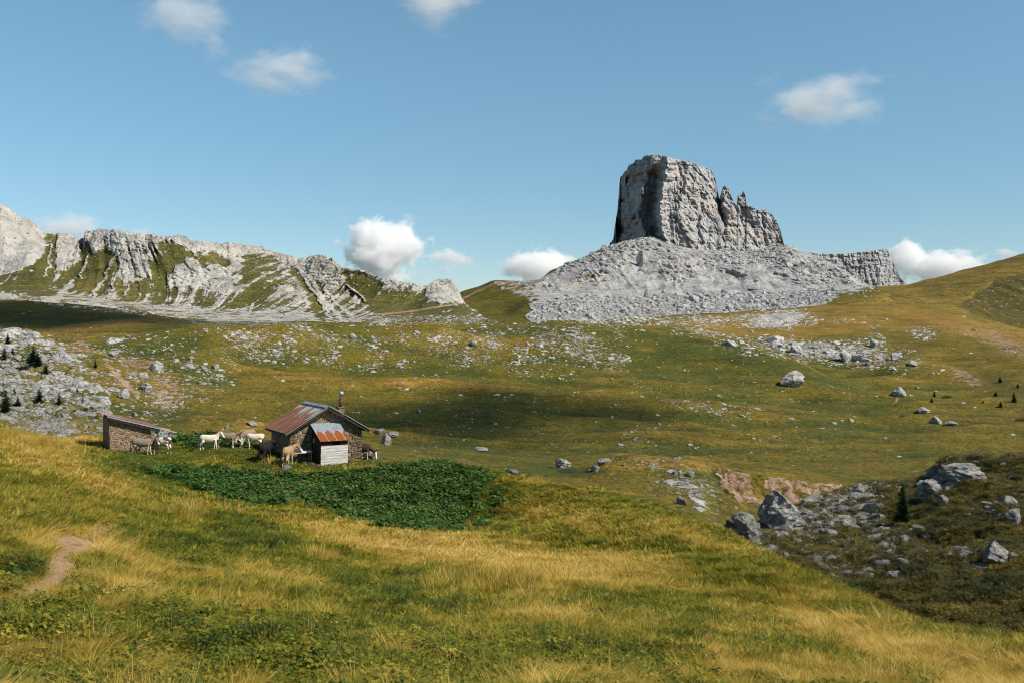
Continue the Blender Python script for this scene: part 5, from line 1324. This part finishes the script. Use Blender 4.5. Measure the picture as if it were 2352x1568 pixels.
mb = MB(); mb.box((.06, -.05, .35), (.10, .10, 1.15)); mb.build("corner_post", simple("red_grey_post", (.24, .17, .13), .9, (.14, .10, .08)), sh)
mb = MB(); mb.box((.32, -.32, -.02), (.8, .5, .10), Euler((0, .10, .1)).to_matrix()); o = mb.build("paving_stone", M_q, sh, bevel=.02)
me = rock_mesh("stone", 3, 720, 1.1, 1, .9, rough=.3); me.materials.append(M_rock); o = link("stone", me); p = near_at(401, 1012); o.scale = (.42, .35, .38); o.location = p + Vector((0, 0, .1)); tag(o, "jagged white rock in the green leaves right of the shelter", "stone")

# ------------------------------------------------------------------ DONKEYS
def donkey(label, u, v, heading, poll, face, coat, leg=None, muzzle=(.72, .70, .66), scale=1.0, neck_yaw=0, dark_mane=(.07, .055, .045), swing=(0, 0, 0, 0), fat=1.0, patches=None, dloc=None, blaze=False, belly=None, lenf=1.0):
    leg = leg or coat; belly = belly or tuple(min(1, c * 1.5) for c in coat)
    base = near_at(u, v) if dloc is None else Vector(((u - CX) / F * dloc, dloc, float(near_z((u - CX) / F * dloc, dloc))))
    mb = MB()
    L = lenf
    st = [(-.66, .86, .05, .08), (-.62, .85, .12, .17), (-.50, .835, .19, .235), (-.34, .82, .215, .255), (-.10, .78, .24, .275), (.14, .78, .235, .27), (.32, .81, .20, .26), (.46, .83, .15, .235), (.56, .83, .09, .16), (.60, .83, .03, .06)]
    pts = [(a * L, 0, b) for a, b, _, _ in st]; rad = [(ry * fat, rz) for _, _, ry, rz in st]
    # torso rings drawn by hand so that width and height stay apart
    vs = []; n = 16
    for (x_, _, z_), (ry, rz) in zip(pts, rad):
        for k in range(n):
            a = 2 * math.pi * k / n; vs.append((x_, math.cos(a) * ry, z_ + math.sin(a) * rz))
    fs = [(i*n + k, i*n + (k+1) % n, (i+1)*n + (k+1) % n, (i+1)*n + k) for i in range(len(st)-1) for k in range(n)] + [tuple(range(n))[::-1], tuple((len(st)-1)*n + k for k in range(n))]
    mb.quadmesh(vs, fs)
    yaw = Matrix.Rotation(R(neck_yaw), 3, 'Z'); piv = Vector((.42 * L, 0, 0))
    def hd(p): q = yaw @ (Vector(p) - piv); return q + piv
    pl = hd((poll[0] * L, 0, poll[1])); nb = Vector((.40 * L, 0, .90)); nb2 = Vector((.48 * L, 0, .78))
    mid = nb.lerp(pl, .5) + Vector((0, 0, -.02))
    mb.tube([nb2 - Vector((.06, 0, 0)), (nb + nb2) / 2 + (pl - nb) * .12, mid, pl - (pl - mid) * .12], [(.13, .21), (.105, .175), (.08, .125), (.07, .10)], 12)
    fd = yaw @ Vector((math.cos(R(face)), 0, math.sin(R(face))))
    up = yaw @ Vector((-math.sin(R(face)), 0, math.cos(R(face)))); sdv = fd.cross(up).normalized()
    hp = [pl - fd * .06 + up * .0, pl + fd * .05, pl + fd * .18 - up * .01, pl + fd * .32 - up * .02, pl + fd * .43 - up * .02, pl + fd * .485 - up * .025]
    mb.tube(hp, [.075, (.095, .11), (.082, .105), (.058, .072), (.056, .064), .035], 12)
    ears = []
    for sg in (-1, 1):
        e0 = pl - fd * .0 + up * .06 + sdv * sg * .055; ed = (up * .9 - fd * .25 + sdv * sg * .38).normalized(); ears.append((e0, ed))
        mb.tube([e0 - ed * .03, e0 + ed * .11, e0 + ed * .23, e0 + ed * .33], [.034, (.052, .030), (.042, .024), .014], 8)
    for i, (x_, y_, fr) in enumerate([(.40, .10, 1), (.40, -.10, 1), (-.47, .12, 0), (-.47, -.12, 0)]):
        s_ = swing[i]; x_ *= L
        if fr: mb.tube([(x_, y_, .72), (x_ + s_ * .25, y_, .56), (x_ + s_ * .6, y_, .36), (x_ + s_ * .85, y_, .12), (x_ + s_ + .015, y_, .05), (x_ + s_ + .03, y_, -.02)], [.10, .07, .044, .030, .042, .050], 10)
        else: mb.tube([(x_ + .02, y_ * .8, .80), (x_ + .09 + s_ * .2, y_, .60), (x_ - .03 + s_ * .5, y_, .44), (x_ - .08 + s_ * .6, y_, .37), (x_ - .05 + s_ * .9, y_, .12), (x_ - .03 + s_, y_, .05), (x_ - .01 + s_, y_, -.02)], [.16, .125, .070, .048, .030, .040, .048], 10)
    mb.tube([(-.62 * L, 0, 1.0), (-.71 * L, .01, .86), (-.73 * L, .02, .62), (-.72 * L, .02, .38)], [.03, .026, .028, .03], 8)
    me = bpy.data.meshes.new("donkey"); me.from_pydata(mb.v, [], mb.f); me.update()
    tmp = bpy.data.objects.new("donkey", me); COL.objects.link(tmp)
    rm = tmp.modifiers.new("r", 'REMESH'); rm.mode = 'VOXEL'; rm.voxel_size = .019; rm.use_smooth_shade = True
    sm = tmp.modifiers.new("s", 'SMOOTH'); sm.iterations = 3; sm.factor = .5
    dg = bpy.context.evaluated_depsgraph_get(); me2 = bpy.data.meshes.new_from_object(tmp.evaluated_get(dg))
    bpy.data.objects.remove(tmp)
    me2.name = "donkey"
    nv = len(me2.vertices); co = np.zeros(nv * 3); me2.vertices.foreach_get("co", co); co = co.reshape(-1, 3)
    c = np.tile(np.array(coat), (nv, 1)).astype(float)
    def mixc(mask, colr):
        nonlocal c
        mask = np.clip(mask, 0, 1)[:, None]; c = c * (1 - mask) + np.array(colr) * mask
    x_, y_, z_ = co.T
    mixc(sstep(.64, .54, z_) * (np.abs(x_) < .62), belly)
    mixc(sstep(.56, .40, z_) , leg)
    if patches:
        nn = noise(x_ * 3.4 + patches, y_ * 3.4, z_ * 3.0, 40 + patches)
        mixc(sstep(.02, .10, nn) * sstep(.3, .5, z_), (.62, .58, .50))
    hpn = np.array(hp[-1]); dm = np.sqrt(((co - hpn) ** 2).sum(1)); mixc(sstep(.20, .13, dm), muzzle)
    if blaze:
        a0 = np.array(pl + fd * .04 + up * .08); a1 = np.array(pl + fd * .44 + up * .03); t_ = np.clip(((co - a0) @ (a1 - a0)) / ((a1 - a0) @ (a1 - a0)), 0, 1); dd = np.sqrt(((co - a0 - t_[:, None] * (a1 - a0)) ** 2).sum(1)); mixc(sstep(.085, .05, dd), (.75, .73, .70))
    # eye
    for sg in (-1, 1):
        e = np.array(pl + fd * .16 + up * .035 + sdv * sg * .08); dd = np.sqrt(((co - e) ** 2).sum(1)); mixc(sstep(.035, .02, dd), (.01, .01, .01))
    for e0, ed in ears:
        e = np.array(e0 + ed * .26); dd = np.sqrt(((co - e) ** 2).sum(1)); mixc(sstep(.07, .04, dd) * .7, dark_mane)
    mixc(sstep(.03, 0, z_) , (.05, .045, .04))
    mixc(((x_ < -.66 * L) & (z_ < .62)).astype(float) * .8, dark_mane)
    mixc(((np.abs(y_) < .025) & (x_ < .3 * L) & (z_ > .95)).astype(float) * .5, dark_mane)
    a = me2.attributes.new("coat", 'FLOAT_COLOR', 'POINT'); a.data.foreach_set("color", np.concatenate([np.clip(c, 0, 1), np.ones((nv, 1))], 1).reshape(-1).astype(np.float32))
    me2.materials.clear(); me2.materials.append(M_coat)
    o = bpy.data.objects.new("donkey", me2); COL.objects.link(o)
    o.location = (base.x, base.y, base.z + .0); o.rotation_euler = (0, 0, R(heading)); o.scale = (scale,) * 3
    # mane and tail tuft are separate pieces of hair
    mm = MB(); k = 9
    for i in range(k):
        t = i / (k - 1); q = Vector((.34 * L, 0, 1.03)).lerp(pl + up * .09, t) + Vector((0, 0, -.02 * math.sin(t * 3.14)))
        nrm = (up if t > .5 else Vector((0, 0, 1))).lerp(up, t)
        mm.tube([q - nrm * .03, q + nrm * .055], [(.030, .018), (.016, .010)], 6)
    ob = mm.build("mane", simple_get("donkey_hair", dark_mane if coat[0] < .4 else (.50, .46, .38)), o, True)
    mm = MB(); mm.tube([(-.72 * L, .02, .50), (-.725 * L, .02, .38), (-.72 * L, .025, .26), (-.72 * L, .025, .2)], [.03, .045, .04, .012], 8)
    mm.build("tail_tuft", simple_get("donkey_hair", dark_mane if coat[0] < .4 else (.55, .50, .42)), o, True)
    tag(o, label, "donkey", "donkeys around the hut")
    return o
_cache = {}
def simple_get(name, col):
    k = (name, tuple(col))
    if k not in _cache: _cache[k] = simple(name, col, .9)
    return _cache[k]
M_coat, nt_, b_, out_ = newmat("donkey_coat"); N = NT(nt_)
at = N.attr("coat"); N.L(N.mix(N.rng(N.noise(N.obj(), 9, 4, .6), .35, .65, 0, .4), at.outputs["Color"], N.mix(1.0, at.outputs["Color"], (.72, .70, .68), 'MULTIPLY')), b_.inputs["Base Color"])
N.L(N.bump(N.noise(N.scale(N.obj(), 1, 1, 1), 45, 3), .5, .008), b_.inputs["Normal"])
pale = (.60, .53, .42)
GREY = (.235, .185, .135); LEG = (.52, .47, .38)
DK = [
 donkey("grey-brown donkey walking right in front of the shelter's stone wall", 327, 1044, 4, (.84, 1.09), -62, GREY, LEG, swing=(.12, -.06, .06, -.10), scale=1.08),
 donkey("brown and white spotted donkey standing in the open bay of the shelter", 371, 1042, 168, (.74, 1.02), -70, (.13, .075, .05), (.50, .42, .32), patches=3, scale=1.12, swing=(.05, -.05, .02, -.06)),
 donkey("slim cream white donkey foal walking with its head up, behind the grey donkey", 481, 1032, 8, (.74, 1.22), -52, (.66, .58, .47), (.70, .64, .54), scale=.99, swing=(-.10, .12, .06, -.10), fat=.85, dark_mane=(.5, .45, .38)),
 donkey("grey-brown donkey standing with lowered head between the two white donkeys", 521, 1029, 3, (.86, 1.00), -72, (.235, .175, .12), (.44, .38, .28), scale=1.05, fat=1.12),
 donkey("brown donkey turned towards the viewer and grazing behind the white grazing one", 566, 1024, 232, (.84, .45), -75, (.25, .18, .125), (.42, .36, .28), scale=1.12),
 donkey("cream white donkey grazing with its head down to the left", 585, 1031, 178, (.86, .50), -68, (.68, .59, .44), (.66, .60, .48), scale=1.04, dark_mane=(.55, .5, .42), swing=(-.10, .05, 0, -.04)),
 donkey("almost black donkey seen from behind at the hut's dark side wall", 609, 1061, 82, (.84, 1.10), -40, (.018, .014, .012), (.016, .013, .012), muzzle=(.45, .40, .35), scale=1.22, fat=1.25, dark_mane=(.01, .01, .01), neck_yaw=-20, belly=(.02, .018, .015)),
 donkey("tan donkey seen from behind with its head over the table", 661, 1069, 84, (.80, 1.08), -48, (.33, .215, .125), (.46, .37, .27), scale=1.24, neck_yaw=-46, fat=.95),
 donkey("dark brown donkey with a white face grazing at the right corner of the hut", 832, 1057, -14, (.86, .55), -72, (.065, .040, .030), (.52, .46, .38), scale=1.10, dloc=71.4, blaze=True, belly=(.09, .07, .055), dark_mane=(.05, .04, .03)),
]

# ------------------------------------------------------------------ CONIFERS AND BUSHES
M_needle, nt_, b_, out_ = newmat("conifer_needles"); N = NT(nt_)
N.L(N.mix(N.rng(N.noise(N.pos(), 2.2, 3), .35, .65), (.012, .028, .010), (.035, .062, .018)), b_.inputs["Base Color"])
M_bark = simple("conifer_bark", (.10, .075, .055), .95)
M_bush = plant_mat("bush_leaves", (.015, .030, .008), (.030, .048, .012), (.05, .07, .02), .2)
def conifer(seed, layers, wide, dens=1.0):
    r = random.Random(seed); vs = []; fs = []
    for i in range(layers):
        t = (i + .5) / layers; z = .08 + .90 * t; L = wide * (1 - t) ** .75 * r.uniform(.75, 1.15) + .02
        nb = int((9 - 5 * t) * dens)
        for k in range(nb):
            a = r.uniform(0, 6.283); l = L * r.uniform(.6, 1.1); droop = r.uniform(.12, .34)
            d = Vector((math.cos(a), math.sin(a), 0)); s = Vector((-math.sin(a), math.cos(a), 0))
            for q in range(7):
                f0 = (q + .3) / 7; p = d * l * f0 + Vector((0, 0, z - droop * l * f0 + r.uniform(-.01, .01)))
                wl = l * .34 * (1.15 - f0)
                for sg in (-1, 1):
                    e = p + s * sg * wl + d * wl * .6 + Vector((0, 0, -wl * r.uniform(.1, .7))); m_ = p + d * wl * .5 + Vector((0, 0, wl * .14))
                    o = len(vs); vs += [tuple(p - d * .012), tuple(m_), tuple(e)]; fs.append((o, o + 1, o + 2))
    me = bpy.data.meshes.new("crown"); me.from_pydata(vs, [], fs); me.update(); me.materials.append(M_needle)
    return me
def trunk_mesh(h=.97, r0=.022):
    mb = MB(); mb.tube([(0, 0, -.03), (.004, 0, .3), (0, .003, .7), (0, 0, h)], [r0, r0 * .75, r0 * .4, .003], 7)
    me = bpy.data.meshes.new("trunk"); me.from_pydata(mb.v, [], mb.f); me.materials.append(M_bark); return me
TR = trunk_mesh(); CR = [conifer(800 + i, 26, .26 + .05 * i, 1.2) for i in range(4)]
CRbig = conifer(810, 44, .30, 1.3)
def tree(u, v, hpx, label, group=None, crown=None, wide=1.0, sheet=val):
    p = sheet.at(u, v); h = hpx / F * p.y
    e = empty("conifer", (p.x, p.y, p.z - .02 * h), random.random() * 6); e.scale = (h * wide, h * wide, h)
    tag(e, label, "tree", group)
    for nm, me in (("trunk", TR), ("crown", crown or CR[int(u) % 4])):
        o = bpy.data.objects.new(nm, me); COL.objects.link(o); o.parent = e
tree(2074, 1196, 96, "slender dark conifer standing alone on the dark heath slope, tallest tree", crown=CRbig, wide=.95)
for u, v, h, lab, w_ in [
  (18, 789, 27, "small dark conifer at the top left edge of the white rock field", .9), (75, 836, 46, "left one of the close pair of conifers among the white rocks, broad and bright", 1.3), (87, 842, 40, "right one of the close pair of conifers among the white rocks", 1.2),
  (105, 858, 28, "small dark conifer just below the pair in the rock field", 1.2), (10, 827, 26, "small conifer near the left edge, above the large one", 1.1), (29, 814, 17, "tiny pale conifer left of the pair in the rock field", 1.4),
  (13, 946, 54, "largest conifer in the rock field, cut by the left edge", 1.3), (41, 931, 24, "short conifer right of the largest one by the left edge", 1.5), (90, 923, 32, "mid green conifer halfway down the white rock field", 1.4),
  (136, 929, 30, "dark conifer at the lower right of the white rock field", 1.4), (33, 903, 14, "tiny light green conifer above the short one by the left edge", 1.5), (219, 845, 24, "thin dark sapling on the grass slope right of the rock field", .6),
  (2146, 911, 17, "small dark conifer above a low bush on the right slope", .9), (2140, 923, 13, "low dark sapling just below the small conifer on the right slope", 1.6), (2297, 878, 16, "small conifer on the steep right slope, highest of that slope's trees", 1.5),
  (2329, 924, 28, "dark conifer by the right edge with its shadow across the gully", 1.1), (2298, 934, 15, "small round conifer left of the dark one by the right edge", 1.4), (2287, 909, 12, "small dark shrub-like conifer between two others on the right slope", 1.6),
  (2258, 925, 8, "tiny sapling left of the conifers on the right slope", 1.2), (2338, 890, 12, "small conifer by the right edge, above the dark one", 1.3)]:
    tree(u, v, h, lab, None, wide=w_)
bushes = [leafplant("bush_%d" % i, 260, .16, .10, .75, .8, M_bush, 820 + i) for i in range(3)]
def bush(u, v, wpx, label, sheet=val, group=None, zs=.7):
    p = sheet.at(u, v); s = wpx / 2 / F * p.y
    o = bpy.data.objects.new("bush", bushes[int(u) % 3]); COL.objects.link(o); o.location = (p.x, p.y, p.z - .1 * s); o.scale = (s, s, s * zs); tag(o, label, "bush", group)
bush(2176, 913, 26, "round dark bush on the right slope beside the small conifer")
bush(2236, 759, 13, "small dark bush high on the golden right slope")
bush(2073, 956, 16, "small dark bush on the left end of the grassy mound at the right")
bush(2346, 966, 30, "dark bush cut by the right edge below the slope's trees")
bush(213, 958, 34, "dark flat bush among the white rocks above the shelter", zs=.5)
bush(277, 900, 12, "small dark bush above the broken outcrop on the left slope")
for u, v, w_, lab in [(902, 745, 9, "leftmost dark bush in the row of pale boulders beyond the crest"), (932, 747, 8, "second bush from the left in the boulder row beyond the crest"), (964, 740, 8, "bush in the middle of the boulder row beyond the crest"), (975, 736, 8, "bush just right of the middle one in the boulder row beyond the crest"), (1006, 741, 11, "largest dark bush in the boulder row beyond the crest"), (1037, 734, 9, "bush right of the largest one in the boulder row beyond the crest"), (1118, 741, 10, "rightmost low bush at the end of the boulder row beyond the crest")]:
    bush(u, v, w_, lab, rid if u < 1000 else rid, zs=1.0)
print("things", round(time.time() - T0, 1))

# ------------------------------------------------------------------ CLOUDS (real volumes, far behind the land)
def cloud_mat(name, dens, sc, seed, soft=.5, cover=.0, amp=1.0):
    m = bpy.data.materials.new(name); m.use_nodes = True; nt = m.node_tree; nt.nodes.clear(); N = NT(nt)
    out = N.n("ShaderNodeOutputMaterial"); pv = N.n("ShaderNodeVolumePrincipled")
    pv.inputs["Color"].default_value = (1, 1, 1, 1); pv.inputs["Anisotropy"].default_value = .0
    o = N.obj(); mp = N.n("ShaderNodeMapping"); N.L(o, mp.inputs[0]); mp.inputs["Location"].default_value = (seed * 3.7, seed * 1.3, seed)
    n1 = N.noise(mp.outputs[0], sc, 8, .66)
    ln = N.n("ShaderNodeVectorMath", operation='LENGTH'); N.L(o, ln.inputs[0])
    v = N.math('ADD', N.math('SUBTRACT', 1 - cover, ln.outputs["Value"]), N.math('MULTIPLY', N.math('SUBTRACT', n1, .5), 2.6 * amp))
    N.L(N.math('MULTIPLY', N.rng(v, .12, .12 + soft), dens), pv.inputs["Density"])
    N.L(pv.outputs[0], out.inputs["Volume"]); return m
_cs = None
def cloud(u, v, rx, ry, label, dens, seed, d=7000, sc=1.6, soft=.5, cover=.2, tilt=0, amp=1.0, group=None, depth=None):
    global _cs
    if _cs is None:
        bm = bmesh.new(); bmesh.ops.create_icosphere(bm, subdivisions=3, radius=1.25); _cs = bpy.data.meshes.new("cloud"); bm.to_mesh(_cs); bm.free()
    me = _cs.copy(); k = d / F
    me.materials.append(cloud_mat("cloud_%d" % seed, dens, sc, seed, soft, cover, amp))
    o = bpy.data.objects.new("cloud", me); COL.objects.link(o)
    o.location = P(u, v, d); o.scale = (rx * k, (depth or (rx + ry) * .5) * k, ry * k); o.rotation_euler = (0, R(tilt), 0)
    tag(o, label, "cloud", group); return o
cloud(425, 42, 165, 88, "broad thin cloud at the top left of the sky", .0030, 1, d=7000, soft=.65)
cloud(492, 112, 60, 42, "faint wisp trailing below the top left cloud", .0016, 2, d=7000, soft=.65)
cloud(645, 162, 185, 76, "thin curved cloud with two raised ends, below the top left one", .0030, 3, d=7000, soft=.65, sc=1.9)
cloud(703, 125, 30, 40, "faint upright puff at the right end of the thin curved cloud", .0018, 4, d=7000, soft=.65)
cloud(1000, -4, 180, 84, "pale cloud cut by the top edge of the picture", .0050, 5, d=7000, soft=.8)
cloud(1885, 238, 205, 92, "thin cloud high above the saddle right of the rock tower", .0036, 6, d=7000, soft=.65, sc=1.8)
cloud(880, 572, 100, 80, "tall bright white cumulus above the end of the left ridge", .014, 7, soft=.18, cover=.05, sc=1.9)
cloud(1040, 598, 84, 46, "small bright cloud right of the tall cumulus", .012, 8, soft=.6)
cloud(955, 630, 50, 26, "small faint cloud between the tall cumulus and the small one", .005, 9, soft=.8)
cloud(905, 640, 56, 24, "low white cloud resting on the ridge line under the tall cumulus", .010, 10, soft=.4)
cloud(797, 607, 15, 12, "tiny white puff left of the tall cumulus", .012, 11, soft=.5)
cloud(1242, 618, 98, 54, "white cumulus touching the scree slope left of the rock tower", .014, 12, soft=.22, cover=.05)
cloud(150, 522, 110, 46, "low pale cloud behind the left end of the ridge", .007, 13, soft=.7, cover=.1)
cloud(270, 524, 18, 10, "tiny pale cloud between the two low clouds over the left ridge", .006, 14, soft=.6)
cloud(325, 538, 52, 24, "small white cloud rising behind the left ridge crest", .010, 15, soft=.5)
cloud(2085, 600, 58, 52, "left billow of the white cloud bank behind the far cliff", .012, 16, soft=.22, cover=.05)
cloud(2180, 614, 92, 44, "wide white cloud bank behind the golden hill", .012, 17, soft=.22, cover=.05)
cloud(2312, 581, 40, 20, "small white cloud peeking over the golden hill at the right", .010, 18, soft=.4)
cloud(2105, 180, 40, 30, "very faint wisp of cloud right of the thin high cloud", .0008, 19, soft=1.0)
# two clouds overhead to the right of the picture throw the shadows on the valley floor and the far left meadow
def shadow_cloud(u, v, dist, rx, ry, rz, dens, seed, label, sheet=val):
    p = sheet.at(u, v); q = p + sd * dist
    me = _cs.copy(); me.materials.append(cloud_mat("shade_cloud_%d" % seed, dens, 1.5, seed, .9, .05, .8))
    o = bpy.data.objects.new("cloud", me); COL.objects.link(o); o.location = q; o.scale = (rx, ry, rz); tag(o, label, "cloud")
shadow_cloud(1130, 955, 900, 70, 74, 28, .075, 31, "low cloud drifting above the valley to the right of the view")
shadow_cloud(60, 728, 2300, 260, 170, 60, .05, 32, "cloud high above the valley well to the right of the view")
print("done", round(time.time() - T0, 1))
